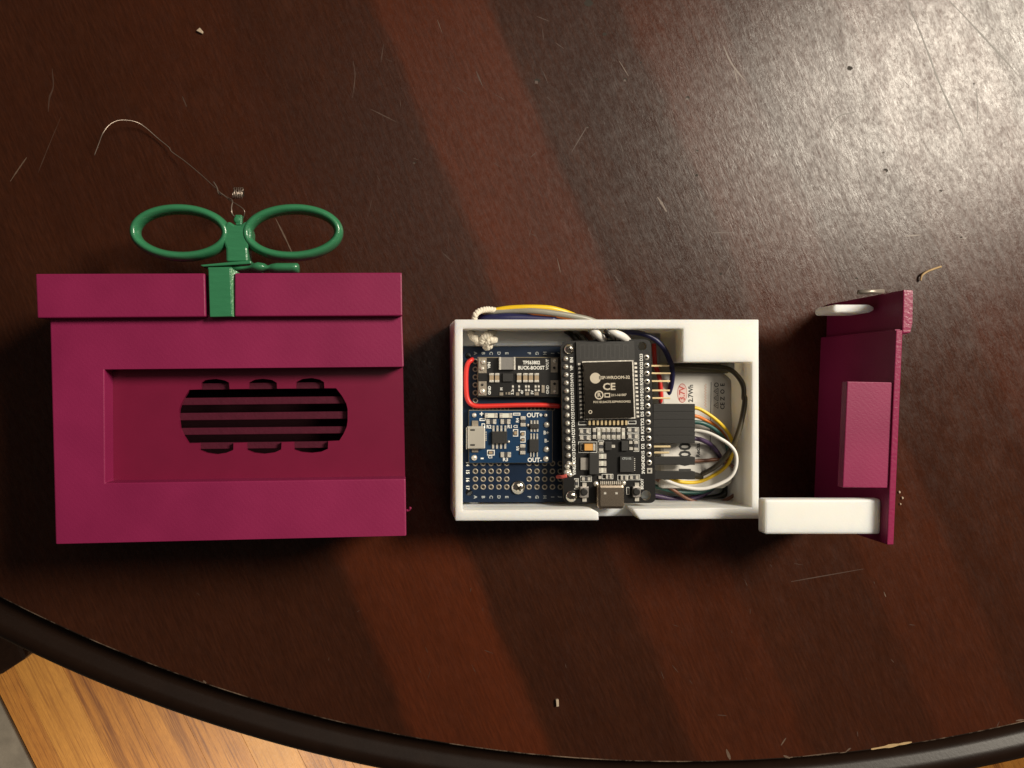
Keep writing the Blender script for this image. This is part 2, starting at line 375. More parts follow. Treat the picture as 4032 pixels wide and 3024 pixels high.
# veneer strips: bands between lines x - 0.43 (y-2200) = u (photo px)
us = [-4300, -3800, -3300, -2800, -2300, -1800, -1300, -790, -260, 270, 790, 1325, 1840, 2410, 2863, 3390, 3760, 4230, 4750, 5280, 5800, 6300, 6800, 7300, 7800, 8300, 8800]
nrm = Vector((1, .43)).normalized(); dirv = Vector((.43, -1)).normalized()
sv = [(Vector(W(u, 2200, 0)) - tc_).dot(nrm) for u in us]
sv = [-TR] + [s for s in sv if -TR + 5 < s < TR - 5] + [TR]
sl = (Vector(W(1325, 2200, 0)) - tc_).dot(nrm)
for i in range(len(sv) - 1):
    s0, s1 = sv[i], sv[i + 1]; pts = []
    n = 14
    for k in range(n + 1):
        s = s0 + (s1 - s0) * k / n; pts.append(nrm * s + dirv * math.sqrt(max(0, TR * TR - s * s)))
    for k in range(n, -1, -1):
        s = s0 + (s1 - s0) * k / n
        q = nrm * s - dirv * math.sqrt(max(0, TR * TR - s * s))
        if (q - pts[-1]).length > .01 and (q - pts[0]).length > .01: pts.append(q)
    mid_u = CX + 0
    red = None
    sm = (s0 + s1) / 2
    # red strips are those starting at u = 1325, 2410, 3390 ... (every other one)
    for j in range(len(us) - 1):
        a = (Vector(W(us[j], 2200, 0)) - tc_).dot(nrm); b = (Vector(W(us[j + 1], 2200, 0)) - tc_).dot(nrm)
        if a <= sm < b: red = (j - us.index(1325)) % 2 == 0
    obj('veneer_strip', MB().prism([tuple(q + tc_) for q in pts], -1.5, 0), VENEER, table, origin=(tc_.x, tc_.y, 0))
ft = [W(x, y, FZ + 60) for x, y in ((-260, 2380), (20, 2380), (108, 2590), (0, 2660), (-260, 2740))]
obj('foot', MB().prism(ft, FZ, FZ + 60), RIM, table, bevel=6)

def streak(pts, w, m, name='scratch', z=.02):
    """tapered flat mark on the table along photo pixels"""
    pts = [Vector(W(x, y, 0)) for x, y in pts]; q = smooth_path([(p.x, p.y, 0) for p in pts], 5) if len(pts) > 2 else [Vector((p.x, p.y, 0)) for p in (pts[0], (pts[0] * 2 + pts[1]) / 3, (pts[0] + pts[1] * 2) / 3, pts[1])]
    v = []; f = []; N = len(q)
    for i, p in enumerate(q):
        t = q[min(i + 1, N - 1)] - q[max(i - 1, 0)]; s = Vector((-t.y, t.x, 0)).normalized()
        ww = w * H / F * .36 * (.25 + .75 * math.sin(math.pi * (i + .3) / (N - .4))) * random.uniform(.6, 1.3)
        v += [p + s * ww + Vector((0, 0, z)), p - s * ww + Vector((0, 0, z))]
    for i in range(N - 1): f.append([2 * i, 2 * i + 1, 2 * i + 3, 2 * i + 2])
    mb = MB(); mb.add(v, f); return obj(name, mb, m, table, recalc=False)
for pts, w, m in [
    ([(3570, 0), (3640, 170), (3700, 330), (3760, 460), (3795, 540)], 12, SCRG), ([(3735, 0), (3840, 110), (3960, 240), (4010, 300)], 10, SCRG),
    ([(3845, 350), (3850, 430), (3848, 475)], 6, SCRG), ([(3262, 520), (3300, 460), (3370, 440)], 6, SCRG),
    ([(2848, 180), (2880, 250), (2935, 320)], 9, SCR), ([(2890, 270), (2905, 330)], 7, SCR), ([(2438, 240), (2475, 300)], 5, SCR),
    ([(2588, 775), (2605, 800), (2625, 835)], 14, SCR), ([(2250, 600), (2310, 500)], 5, SCRF), ([(3110, 760), (3165, 670)], 5, SCRF), ([(2805, 916), (2900, 915)], 5, SCRF),
    ([(205, 270), (210, 340), (195, 385), (190, 440)], 9, SCRF), ([(105, 620), (70, 670), (40, 715)], 8, SCR), ([(240, 460), (190, 580), (150, 680)], 5, SCRF), ([(718, 380), (735, 420)], 9, SCRF),
    ([(1390, 240), (1398, 300), (1388, 385)], 6, SCRF), ([(1510, 175), (1500, 245)], 5, SCRF), ([(1875, 280), (1900, 340)], 6, SCRF), ([(1085, 860), (1120, 930), (1150, 995)], 8, SCR),
    ([(1460, 430), (1560, 480)], 5, SCRF), ([(3115, 2290), (3400, 2240)], 7, SCRF), ([(3480, 2330), (3488, 2350)], 6, SCR), ([(3560, 930), (3625, 925)], 6, SCR), ([(3775, 940), (3810, 935)], 6, SCR),
    ([(2860, 2950), (2875, 2990)], 15, SCR), ([(3075, 2935), (3095, 2905)], 7, SCR), ([(3085, 2975), (3110, 2985)], 10, SCR), ([(3330, 2960), (3350, 2945)], 9, SCR), ([(3375, 2880), (3378, 2900)], 5, SCRF),
    ([(3430, 2950), (3500, 2938), (3590, 2922)], 16, CHIPW), ([(3925, 2862), (3935, 2840)], 6, SCRF), ([(3160, 2978), (3300, 2962)], 5, SCR), ([(4000, 2838), (4032, 2833)], 8, SCR), ([(2825, 2815), (2860, 2818)], 7, SCRF), ([(800, 2680), (812, 2690)], 14, SCR)]:
    streak(pts, w, m)
rs = random.Random(3)
for _ in range(46):                                     # fine handling scratches over the top
    x, y = rs.uniform(1300, 4000), rs.uniform(30, 1150)
    l = rs.uniform(15, 60); a = rs.gauss(1.15, .5)
    streak([(x, y), (x + l * math.cos(a), y + l * math.sin(a))], rs.uniform(2, 4), SCRF if rs.random() < .88 else SCR)
for _ in range(26):
    x, y = rs.uniform(60, 3900), rs.uniform(2200, 2700)
    if y > 2200 + (x - 0) * .25 + 100 and x < 2000: continue
    l = rs.uniform(10, 40); a = rs.gauss(1.15, .6)
    streak([(x, y), (x + l * math.cos(a), y + l * math.sin(a))], rs.uniform(2, 4), SCRF)
def dent(px, py, r, bright=True):
    x, y = W(px, py, 0); s = r * .72 * H / F
    mb = MB(); n = 9
    ring = [(x + s * math.cos(2 * math.pi * k / n) * rs.uniform(.7, 1.2), y + s * .8 * math.sin(2 * math.pi * k / n) * rs.uniform(.7, 1.2)) for k in range(n)]
    mb.add([(a, b, .025) for a, b in ring], [list(range(n))], 0)
    if bright: mb.add([(x - s * .9, y - s * .9, .03), (x + s * .2, y - s * 1.1, .03), (x + s * .3, y - s * .1, .03), (x - s * .7, y + s * .1, .03)], [[0, 1, 2, 3]], 1)  # glint of the dent painted as a pale sliver
    obj('dent', mb, [SCRD, SCRF], table, recalc=False)
for d_ in [(2115, 318, 16), (2462, 313, 11), (2380, 135, 12, False), (2318, 12, 24, False), (2708, 385, 13), (2745, 594, 8), (3478, 600, 7), (3486, 672, 14), (3702, 752, 9), (2742, 690, 9, False), (3372, 1098, 10), (3835, 330, 6, False), (2350, 312, 6, False), (2523, 246, 7, False), (3345, 268, 16, False), (1632, 640, 8), (3785, 935, 7, False), (2838, 1078, 9, False), (2315, 500, 6), (3680, 1010, 6), (945, 762, 26, False)]: dent(*d_)

def crumb(px, py, pts, h, m, label, name='crumb', cat='crumb'):
    o = obj(name, MB().pprism([(px + a, py + b) for a, b in pts], .03, h), m, bevel=.15); custom(o, label, cat); return o
crumb(790, 120, [(-18, 0), (-4, -12), (10, 4), (6, 12)], .8, CRUMB, 'tiny tan wood flake on the dark table far above the left bow loop')
crumb(2195, 2770, [(-6, -14), (5, -15), (6, 12), (-4, 14)], 1.0, CRUMB, 'tiny white grain on the table below the white case, near the rim')
mb = MB().tube(path(I, [(3624, 1105, .6), (3630, 1085, 1.0), (3650, 1070, 1.0), (3680, 1058, .7), (3705, 1050, .4)], 5), .38, 6, rs=None)
custom(obj('straw_sliver', mb, CHIPW), 'curved yellow straw sliver on the table above the pink end panel', 'sliver')
for px, py, r_, t_ in [(3543, 1938, 4, 'upper'), (3555, 1961, 4, 'middle'), (3547, 1985, 3.2, 'lower')]:
    crumb(px, py, [(-r_, -r_ * 1.3), (r_ * .8, -r_), (r_, r_), (-r_ * .6, r_ * 1.3)], .5, CRUMB, f'{t_} speck of three pale crumbs just right of the pink end panel')

# ================================================================== GIFT BOX
ZB, ZR, ZL = 40.0, 33.4, 43.0
gx, gy = W(900, 1600, 0)
gift = thing('gift_box', 'raspberry pink plastic present with green bow and slotted speaker recess, lying flat', 'gift box', (gx, gy, 0))
body = [(196, 1240), (219, 2142), (1600, 2110), (1597, 1885), (414, 1902), (411, 1455), (1590, 1444), (1583, 1236)]
full = [(196, 1240), (219, 2142), (1600, 2110), (1583, 1236)]
obj('front_frame', MB().pprism(body, ZR - .2, ZB), PINK, gift, bevel=.35)
# recessed panel with grille opening
hole = [M(*p) for p in [(290, 262), (415, 258), (422, 185), (470, 155), (575, 143), (670, 158), (722, 182), (730, 255), (935, 252), (940, 185), (1000, 153), (1095, 141), (1190, 155), (1243, 185), (1246, 250), (1450, 248), (1456, 178), (1520, 145), (1620, 133), (1710, 150), (1757, 178), (1762, 245), (1890, 245),
    (1955, 330), (2000, 410), (2015, 470), (2015, 600), (2005, 665), (1972, 740), (1925, 815), (1803, 822), (1800, 905), (1725, 938), (1620, 950), (1510, 940), (1432, 915), (1428, 828), (1296, 832), (1292, 912), (1220, 945), (1105, 960), (995, 948), (915, 918), (912, 836), (772, 840), (770, 918), (690, 950), (590, 965), (480, 950), (402, 920), (400, 842), (280, 845), (225, 760), (190, 680), (175, 560), (180, 480), (200, 420), (240, 340)]]
pan = [W(x, y, ZB) for x, y in full]
hz = [W(x, y, ZR) for x, y in hole]
obj('recess_panel', MB().prism(pan, ZR - 1.6, ZR, [hz]), PINK_SMOOTH, gift)
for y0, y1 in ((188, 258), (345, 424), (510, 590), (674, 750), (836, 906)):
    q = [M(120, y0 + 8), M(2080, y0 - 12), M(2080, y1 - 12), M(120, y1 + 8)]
    obj('grille_slat', MB().prism([W(x, y, ZR - 1) for x, y in q], ZR - 3.6, ZR - 1.9), SLAT_SHADED, gift, bevel=.15)
obj('slot_shade_sheet', MB().pprism([M(60, 90), M(2120, 90), M(2120, 1010), M(60, 1010)], ZR - 14, ZR - 13), mat('slot_shade_dark', (.016, .004, .006), .9, spec=.1), gift)  # added dark sheet standing for the shade inside the slots
def inset(poly, d):
    c = Vector((sum(p[0] for p in poly) / len(poly), sum(p[1] for p in poly) / len(poly)))
    out = []
    for p in poly:
        v = Vector(p) - c; out.append((p[0] - math.copysign(d, v.x), p[1] - math.copysign(d, v.y)))
    return out
inn = inset(pan, 2.6)
# side walls: open at the right-hand end
wall = [pan[3], pan[0], pan[1], pan[2], (pan[2][0], inn[2][1]), inn[1], inn[0], (pan[3][0], inn[3][1])]
obj('side_walls', MB().prism(wall, 2.0, ZR - 1.7), PINK, gift)
obj('back_panel', MB().prism(pan, 0.1, 1.98), PINK, gift)
lid = [(140, 1078), (1582, 1073), (1584, 1243), (147, 1252)]
lw = [W(x, y, ZL) for x, y in lid]
obj('lid_core', MB().prism([(x + (1 if i in (0, 3) else -1), y - 1) if i in (0, 1) else (x + (1 if i == 3 else -1), y + .6) for i, (x, y) in enumerate(lw)], 0, ZB - 1), PINK, gift)
obj('lid_band', MB().pprism([(140, 1078), (806, 1076), (810, 1247), (147, 1252)], 0.05, ZL), PINK, gift, bevel=.35)
obj('lid_band', MB().pprism([(924, 1075), (1582, 1073), (1584, 1243), (924, 1246)], 0.05, ZL), PINK, gift, bevel=.35)
# ribbon over the lid with its rough right flank
rb = MB(); t = [W(*p, ZL + .2) for p in ((820, 1056), (906, 1054), (914, 1246), (826, 1248))]
rb.prism(t, ZB - 3, ZL + .2)
ribbon = obj('ribbon', rb, GREEN, gift, bevel=.2)
fl = MB(); a, b, c, d = [W(*p, ZL) for p in ((907, 1056), (931, 1066), (931, 1246), (915, 1246))]
fl.add([(a[0], a[1], ZL), (b[0], b[1], ZL - 1.6), (c[0], c[1], ZL - 1.6), (d[0], d[1], ZL), (a[0], a[1], ZB - 3), (b[0], b[1], ZB - 3), (c[0], c[1], ZB - 3), (d[0], d[1], ZB - 3)],
       [[0, 1, 2, 3], [4, 5, 6, 7], [0, 1, 5, 4], [1, 2, 6, 5], [2, 3, 7, 6], [3, 0, 4, 7]])
obj('ribbon_edge', fl, GREEN_EDGE, ribbon)
# bow: knot block with two oval loops, base plate and tail
ZBW = 24.0
kx = [L(1085, 1165), L(1083, 1060), L(1060, 1000), L(1062, 930), L(1080, 865), L(1112, 850), L(1150, 880), L(1200, 880), L(1232, 850), L(1262, 862), L(1282, 930), L(1280, 1000), L(1252, 1060), L(1258, 1165)]
bow = obj('bow', MB().pprism(kx, ZBW - 4, ZBW + 3), GREEN, gift, bevel=1.3)
def loop(cx, cy, a_, b_, tilt):
    pts = []
    for k in range(56):
        t = 2 * math.pi * k / 56
        x = a_ * math.cos(t); y = b_ * math.sin(t)
        px = cx + x * math.cos(tilt) - y * math.sin(tilt); py = cy + x * math.sin(tilt) + y * math.cos(tilt)
        pts.append((*W(px, py, ZBW), ZBW))
    obj('loop', MB().tube(pts, 1.5, 12, closed=True, ry=3.5), GREEN, bow)
loop(*L(737, 944), 180, 93, R(2)); loop(*L(1607, 943), 180, 93, R(-1.5))
obj('stub', MB().lathe(W(*L(1180, 845), ZBW), [(1.3, ZBW - 1.5), (1.3, ZBW + 1.2), (.9, ZBW + 1.6)], 10).pprism([L(1160, 880), L(1155, 800), L(1208, 800), L(1206, 880)], ZBW - 1, ZBW + 1.4), GREEN, bow, bevel=.3)
bp_ = MB(); zt = 38.0
q = [W(*K(*p), zt) for p in ((20, 838), (330, 808), (665, 782), (668, 825), (400, 842), (60, 862))]
bp_.prism(q, ZBW - 6, zt); obj('base_plate', bp_, GREEN, bow, bevel=.3)
zt = 38.0
tp_ = [(425, 888, .35), (560, 882, .38), (650, 876, .45), (700, 872, .78), (765, 870, 1.0), (830, 874, .85), (880, 882, .55), (930, 882, .85), (1000, 880, 1.0), (1100, 880, 1.0), (1200, 880, 1.0), (1250, 880, .98), (1268, 880, .75)]
obj('tail', MB().tube([(*W(*K(x, y), zt), zt) for x, y, r_ in tp_], 1.5, 12, ry=3.0, rs=[r_ for x, y, r_ in tp_]), GREEN, bow)
q = [W(*K(*p), 40.5) for p in ((118, 868), (420, 862), (440, 905), (120, 905))]
obj('ribbon_bend', MB().prism(q, ZBW, 40.5), GREEN, bow, bevel=.3)
# a stray filament blob on the right edge
obj('filament_whisker', MB().tube(path(I, [(1600, 2010, 30), (1610, 2008, 30), (1616, 1998, 30.5)], 4), .4, 6, rs=None), PINK_EDGE, gift)

# wire hook tied to the bow
hk = MB()
hk.tube(path(L, [(62, 340, 7), (100, 240, 7.5), (130, 165, 8), (185, 98, 7), (260, 66, 5.5), (370, 75, 3.5), (450, 115, 2), (560, 210, 1.2), (640, 275, 1.6), (665, 312, 2), (760, 380, 3), (880, 480, 6), (990, 580, 11), (1060, 645, 16), (1125, 695, 20), (1160, 715, 22), (1218, 755, 24), (1230, 790, 24), (1218, 830, 23)], 5), .15, 6)
hk.tube(path(L, [(988, 545, 12), (1015, 590, 13), (1025, 630, 14), (1045, 650, 15), (1038, 630, 16), (1090, 665, 17), (1135, 690, 22), (1128, 740, 24), (1132, 790, 24.5), (1150, 815, 23)], 4), .22, 6)
cp = []
for k in range(70):
    t = k / 69
    cp.append((*W(*L(1135 + t * 82 + 4 * math.sin(k * 7 * .36), 632 + 42 * math.sin(k * .36 * 1.25)), 14 + 2 * math.cos(k * .36 * 1.25)), 14 + 2 * math.cos(k * .36 * 1.25)))
hk.tube(cp, .2, 5)
custom(obj('wire_hook', hk, WIREMET), 'thin bent steel wire hook twisted round the top of the green bow', 'hook')

# ================================================================== END PANEL
ex, ey = W(3500, 1650, 0)
panel = thing('end_panel', 'raspberry pink end plate of the present standing on edge with white arms', 'box panel', (ex, ey, 0))
lean = 0.0
tp = [W(x, y, ZB) for x, y in ((3529, 1300), (3555, 1300), (3519, 2145), (3493, 2145))]
tp[1] = (tp[1][0], tp[0][1]); 
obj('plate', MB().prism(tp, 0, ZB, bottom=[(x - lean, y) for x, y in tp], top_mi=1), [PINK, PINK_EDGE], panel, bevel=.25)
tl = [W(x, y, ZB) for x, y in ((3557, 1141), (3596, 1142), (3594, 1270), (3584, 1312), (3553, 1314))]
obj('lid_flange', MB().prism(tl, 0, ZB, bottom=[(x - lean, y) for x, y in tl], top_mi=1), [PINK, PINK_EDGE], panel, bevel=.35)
br = [W(x, y, ZB) for x, y in ((3530, 1296), (3530, 1316), (3575, 1316), (3575, 1296))]
obj('step', MB().prism(br, 0, ZB - .6, bottom=[(x - lean, y) for x, y in br]), PINK, panel)
tb = [P(598, 606), P(880, 612), P(872, 1240), P(570, 1236)]
obj('recess_tab', MB().pprism(tb, 36.6, 39.4), PINK, panel, bevel=.25)
# white arm: long bar with a rounded-down root
arm = MB(); z1 = 36.5; n = 7
y0 = W(3000, 1967, z1)[1]; y1 = W(3000, 2104, z1)[1]
x0 = W(3011, 2000, z1)[0]; x1 = W(3452, 2000, z1)[0]
pr = [(x0, z1), (x1, z1)] + [(x1 + 3.2 * math.sin(t * math.pi / 2 / n), z1 - 4.6 + 4.6 * math.cos(t * math.pi / 2 / n)) for t in range(1, n + 1)] + [(x0, z1 - 4.6)]
m_ = len(pr)
arm.add([(x, y0, z) for x, z in pr] + [(x, y1, z) for x, z in pr], [list(range(m_)), [i + m_ for i in range(m_)]] + [[i, (i + 1) % m_, (i + 1) % m_ + m_, i + m_] for i in range(m_)])
obj('arm', arm, WHITE, panel, bevel=.7)
nk = MB().box(x1 + 1.2, y1 + 3, x1 + 4.6, y0 - 3, z1 - 8, z1 - 4.8); obj('arm_root', nk, WHITE, panel, bevel=.4)
z1 = 28.0; ya = W(3300, 1199, z1)[1]; yb = W(3300, 1231, z1)[1]; xa = W(3283, 1200, z1)[0]; xb = W(3424, 1200, z1)[0]
tg = MB(); pr = [(xa, ya - .5), (xa, yb + .5), (xa + .8, yb), (xb, yb), (xb + 1.5, yb + .8), (xb + 1.5, ya - .8), (xb, ya), (xa + .8, ya)]
tg.prism(pr, 17, z1); obj('short_arm', tg, WHITE, panel, bevel=.6)
obj('peg', MB().tube([(*W(*Q(960, 150), 29.5), 29.5), (*W(*Q(1185, 138), 29.5), 29.5), (*W(*Q(1430, 136), 29.5), 29.5)], .75, 10), mat('grey_peg', (.30, .26, .22), .3, metal=.4), panel)

# ================================================================== WHITE CASE
ZC, ZN = 24.0, 17.0
cxm, cym = W(2390, 1650, 0)
case = thing('project_case', 'white plastic open case full of circuit boards and wires', 'case', (cxm, cym, 0))
Wc = lambda x, y: W(x, y, ZC)
TL_, TR_, BR_, BL_ = Wc(1790, 1258), Wc(2988, 1258), Wc(2989, 2043), Wc(1793, 2051)
inner = [Wc(1822, 1294), Wc(2690, 1294), Wc(2690, 1426), Wc(2961, 1426), Wc(2961, 1998), Wc(2400, 2005), Wc(1822, 2010)]
def flare(p, d): return (p[0] - d, p[1])
o17 = [TL_, TR_, BR_, BL_]
o0 = o17
cs = MB()
cs.prism(o17, 0.05, ZN, holes=[inner], bottom=o0)
obj('lower_walls', cs, WHITE, case)
# upper wall ring, broken by the plug notch in the bottom edge
nL, nR = (2358, 2049), (2520, 2046)
ring_top = [TL_, TR_, BR_, Wc(*nR), Wc(2508, 2030), Wc(2490, 2004), Wc(2961, 1998), Wc(2961, 1426), Wc(2690, 1426), Wc(2690, 1294), Wc(1822, 1294), Wc(1822, 2010), Wc(2330, 2005), Wc(2357, 2018), Wc(*nL), BL_]
ring_bot = list(ring_top); pass
obj('upper_walls', MB().prism(ring_top, ZN, ZC, bottom=ring_bot, caps=(False, True)), WHITE, case, bevel=.3)
obj('floor_panel', MB().prism([(x * 1, y) for x, y in inset(o17, 1.5)], .1, 2.5), WHITE, case)

obj('shelf', MB().pprism([(1815, 1288), (2236, 1288), (2262, 1322), (2262, 1361), (1815, 1364)], 2.4, 12.6), WHITE, case, bevel=.3)
# ------------------------------------------------------------------ perfboard
ZP = 13.0
px_, py_ = W(2040, 1670, ZP)
perf = thing('perfboard', 'blue prototyping board with rows of ringed holes in the white case', 'circuit board', (px_, py_, 0))
po = [(1806, 1365), (2330, 1363), (2330, 1977), (1806, 1978)]
obj('board', MB().pprism(po, ZP - 1.6, ZP, holes=[ring_pts(1844, 1401, 13), ring_pts(1847, 1940, 14)]), BLUEPCB, perf)
for sx, sy in ((1835, 1380), (2300, 1380), (1835, 1960), (2300, 1960)):
    obj('standoff', MB().lathe(W(sx + 30, sy, ZP - 1.6), [(2.2, 2.4), (2.2, ZP - 1.65)], 12), WHITE, perf)
pad0 = None
xs = [1871.6 + 30.8 * i for i in range(5)] + [2083 + 30.8 * i for i in range(5)]
rows = {r_: 1917.4 - (17 - r_) * 30.9 for r_ in range(1, 18)}
spots = [(x, rows[r_]) for r_ in (14, 15, 16, 17) for x in xs] + [(xs[0], rows[r_]) for r_ in range(1, 8)] + [(x, rows[7]) for x in xs[1:9]]
for x, y in spots:
    wx, wy = W(x, y, ZP)
    if pad0 is None:
        mb = MB().lathe((wx, wy), [(.52, ZP + .02), (.55, ZP + .09), (.85, ZP + .09), (.92, ZP + .02)], 12, cap=False)
        mb.add([(wx + .52 * math.cos(k * math.pi / 6), wy + .52 * math.sin(k * math.pi / 6), ZP + .03) for k in range(12)], [list(range(12))], 1)
        pad0 = obj('solder_pad', mb, [PAD, BLKPL], perf, origin=(wx, wy, ZP))
    else: stamp(pad0, (wx, wy, ZP), perf)
for i, ch in enumerate('ABCDEFGHIJ'):
    lettering(ch, I, xs[i], 1391, ZP + .05, 1.5, -90, SILKDIM, perf); lettering(ch, I, xs[i], 1957, ZP + .05, 1.5, -90, SILKDIM, perf)
for r_ in (14, 15, 16, 17): lettering(str(r_), I, 1841, rows[r_] + 2, ZP + .05, 1.5, -90, SILK, perf)

def screw(px, py, r, z, label, name='screw'):
    wx, wy = W(px, py, z); k = (H - z) / F; rr = r * k
    t = thing(name, label, 'screw', (wx, wy, z - 3), 'silver screws in the white case')
    prof = [(rr * .45, z - 3), (rr * .45, z), (rr, z + .02), (rr * 1.0, z + .35), (rr * .86, z + .8), (rr * .55, z + 1.15), (rr * .2, z + 1.3)]
    obj('head', MB().lathe((wx, wy), prof, 20), STEEL, t)
    cr = MB()
    for a in (R(35), R(125)): cr.box(wx - rr * .5, wy - rr * .11, wx + rr * .5, wy + rr * .11, z + 1.0, z + 1.33, rot=a)
    obj('cross_recess', cr, SCRD, t)

# ------------------------------------------------------------------ small component helpers
def smd(fr, x0, y0, x1, y1, z, h, body, parent, name, vert=None, cap=.24, capm=None):
    vert = (y1 - y0) > (x1 - x0) if vert is None else vert
    mb = MB()
    if vert:
        d = (y1 - y0) * cap
        mb.pbox(fr, x0, y0, x1, y0 + d, z, z + h, 1); mb.pbox(fr, x0 + 2, y0 + d, x1 - 2, y1 - d, z, z + h * .9, 0); mb.pbox(fr, x0, y1 - d, x1, y1, z, z + h, 1)
    else:
        d = (x1 - x0) * cap
        mb.pbox(fr, x0, y0, x0 + d, y1, z, z + h, 1); mb.pbox(fr, x0 + d, y0 + 2, x1 - d, y1 - 2, z, z + h * .9, 0); mb.pbox(fr, x1 - d, y0, x1, y1, z, z + h, 1)
    return obj(name, mb, [body, capm or TIN], parent)
def chip(fr, x0, y0, x1, y1, z, h, parent, name='chip', m=None, bev=.12): return obj(name, MB().pbox(fr, x0, y0, x1, y1, z + .05, z + h), m or CHIP, parent, bevel=bev)
def legs(fr, xs_, y0, y1, z, parent, w=16, h=.35, m=None):
    for x in xs_: obj('chip_leg', MB().pbox(fr, x - w / 2, y0, x + w / 2, y1, z + .02, z + h), m or TIN, parent)
def frame(mb, fr, x0, y0, x1, y1, z, w=4):
    for a in ((x0, y0, x1, y0 + w), (x0, y1 - w, x1, y1), (x0, y0 + w, x0 + w, y1 - w), (x1 - w, y0 + w, x1, y1 - w)):
        p, q = W(*fr(a[0], a[1]), z), W(*fr(a[2], a[3]), z)
        mb.add([(p[0], p[1], z), (q[0], p[1], z), (q[0], q[1], z), (p[0], q[1], z)], [[3, 2, 1, 0]])
def blob(fr, x, y, r, z, parent, name='solder_joint', h=.7):
    wx, wy = W(*fr(x, y), z); mb = MB().lathe((wx, wy), [(r, z + .02), (r * .93, z + h * .45), (r * .62, z + h * .85), (r * .22, z + h)], 10)
    return obj(name, mb, TIN, parent)

# ------------------------------------------------------------------ buck-boost converter
ZV = 16.0; vx, vy = W(2040, 1485, ZV)
conv = thing('converter_board', 'small black voltage converter board inside the red wire bend', 'circuit board', (vx, vy, ZP))
obj('board', MB().pbox(A, 527, 840, 1700, 1408, ZV - .5, ZV), BLACKPCB, conv)
obj('board_core', MB().pbox(A, 521, 834, 1706, 1414, ZV - 1.5, ZV - .51), FR4, conv)
for x, y in ((585, 930), (585, 1330), (1635, 900), (1635, 1320)): obj('pin', MB().lathe(W(*A(x, y), ZV - 1.5), [(.4, ZP + .1), (.4, ZV - 1.55)], 8), GOLD, conv)
for a in ((532, 845, 650, 1065), (532, 1185, 650, 1390), (1580, 848, 1684, 1055), (1578, 1170, 1690, 1370)): obj('pad', MB().pbox(A, *a, ZV + .01, ZV + .1), PAD, conv)
for x, y, r_ in ((600, 905, .8), (585, 1000, .7), (588, 1330, 1.0), (1640, 890, .75), (1640, 1330, .6)): blob(A, x, y, r_, ZV + .08, conv)
for x, y in ((585, 1235), (1630, 990), (1635, 1220)): obj('pad_hole', MB().lathe(W(*A(x, y), ZV), [(.45, ZV + .1), (.42, ZV + .14)], 12), BLKPL, conv)
smd(A, 832, 832, 1068, 1015, ZV, 2.0, FERR, conv, 'inductor', vert=False, cap=.11)
for x in (690, 770, 1090, 1180, 1260, 1345): smd(A, x, 1067, x + 64, 1198, ZV, .9, CERAM, conv, 'capacitor')
chip(A, 882, 1070, 1025, 1190, ZV, .9, conv)
lettering('TPS63802', A, 1300, 915, ZV + .05, 1.6, 0, SILK, conv, sx=.86); lettering('BUCK-BOOST', A, 1297, 990, ZV + .05, 1.6, 0, SILK, conv, sx=.86)
for s_, x, y in (('VIN', 686, 950), ('GND', 692, 1315), ('VOUT', 1532, 940), ('GND', 1536, 1305)): lettering(s_, A, x, y, ZV + .05, 1.25, 90, SILK, conv)
for s_, x, y in (('M', 866, 1295), ('3.3', 1025, 1345), ('4V', 1165, 1340), ('5V', 1312, 1345)): lettering(s_, A, x, y, ZV + .05, 1.15, 90, SILK, conv)
for x in (1030, 1120, 1220, 1260, 1360, 1405):
    for y in (1240, 1292): obj('jumper_pad', MB().pbox(A, x - 13, y, x + 13, y + 36, ZV + .01, ZV + .12), TIN, conv)
for x, y, x2, y2 in ((838, 1345, 890, 1390), (925, 1345, 945, 1375), (960, 1340, 995, 1378), (1075, 1345, 1122, 1390), (1210, 1340, 1265, 1388), (1345, 1340, 1405, 1388), (1448, 1240, 1490, 1350)): obj('resistor', MB().pbox(A, x, y, x2, y2, ZV + .01, ZV + .35), PAD, conv)

# ------------------------------------------------------------------ charger board
ZT = 15.0; hx, hy = W(2020, 1720, ZT)
chg = thing('charger_board', 'bright blue battery charger board with silver micro socket at its left end', 'circuit board', (hx, hy, ZP))
obj('board', MB().pbox(C, 372, 56, 1500, 768, ZT - .5, ZT), BLUE2, chg)
obj('board_core', MB().pbox(C, 367, 50, 1506, 774, ZT - 1.5, ZT - .51), FR4, chg)
for x, y in ((450, 110), (440, 700), (1420, 125), (1420, 720)): obj('pin', MB().lathe(W(*C(x, y), ZT - 1.5), [(.4, ZP + .1), (.4, ZT - 1.55)], 8), GOLD, chg)
sock = obj('micro_socket', MB().pbox(C, 352, 272, 590, 580, ZT + .05, ZT + 2.5), SHIELD2 if False else mat('nickel_shell', (.70, .66, .58), .38, metal=.8, var=.08, vs=200), chg, bevel=.3)
obj('socket_lip', MB().pbox(C, 330, 285, 354, 585, ZT + .3, ZT + 2.3), STEEL, sock, bevel=.15)
for y in (322, 526): obj('socket_slot', MB().pbox(C, 385, y - 11, 448, y + 11, ZT + 2.45, ZT + 2.53), BLKPL, sock)
for y0_, y1_ in ((195, 268), (585, 625)): obj('socket_tab', MB().pbox(C, 410, y0_, 495, y1_, ZT + .02, ZT + .5), PAD, sock)
for k in range(5): obj('socket_pin', MB().pbox(C, 590, 345 + k * 27, 610, 358 + k * 27, ZT + .02, ZT + .3), TIN, sock)
for x in (585, 785): smd(C, x, 93, x + 172, 157, ZT, .8, LEDW, chg, 'indicator_led')
for a in ((605, 175, 740, 240), (800, 175, 932, 240), (800, 623, 940, 692), (1072, 135, 1140, 272), (1066, 515, 1136, 652)): smd(C, *a, ZT, .5, RESI, chg, 'resistor', cap=.33)
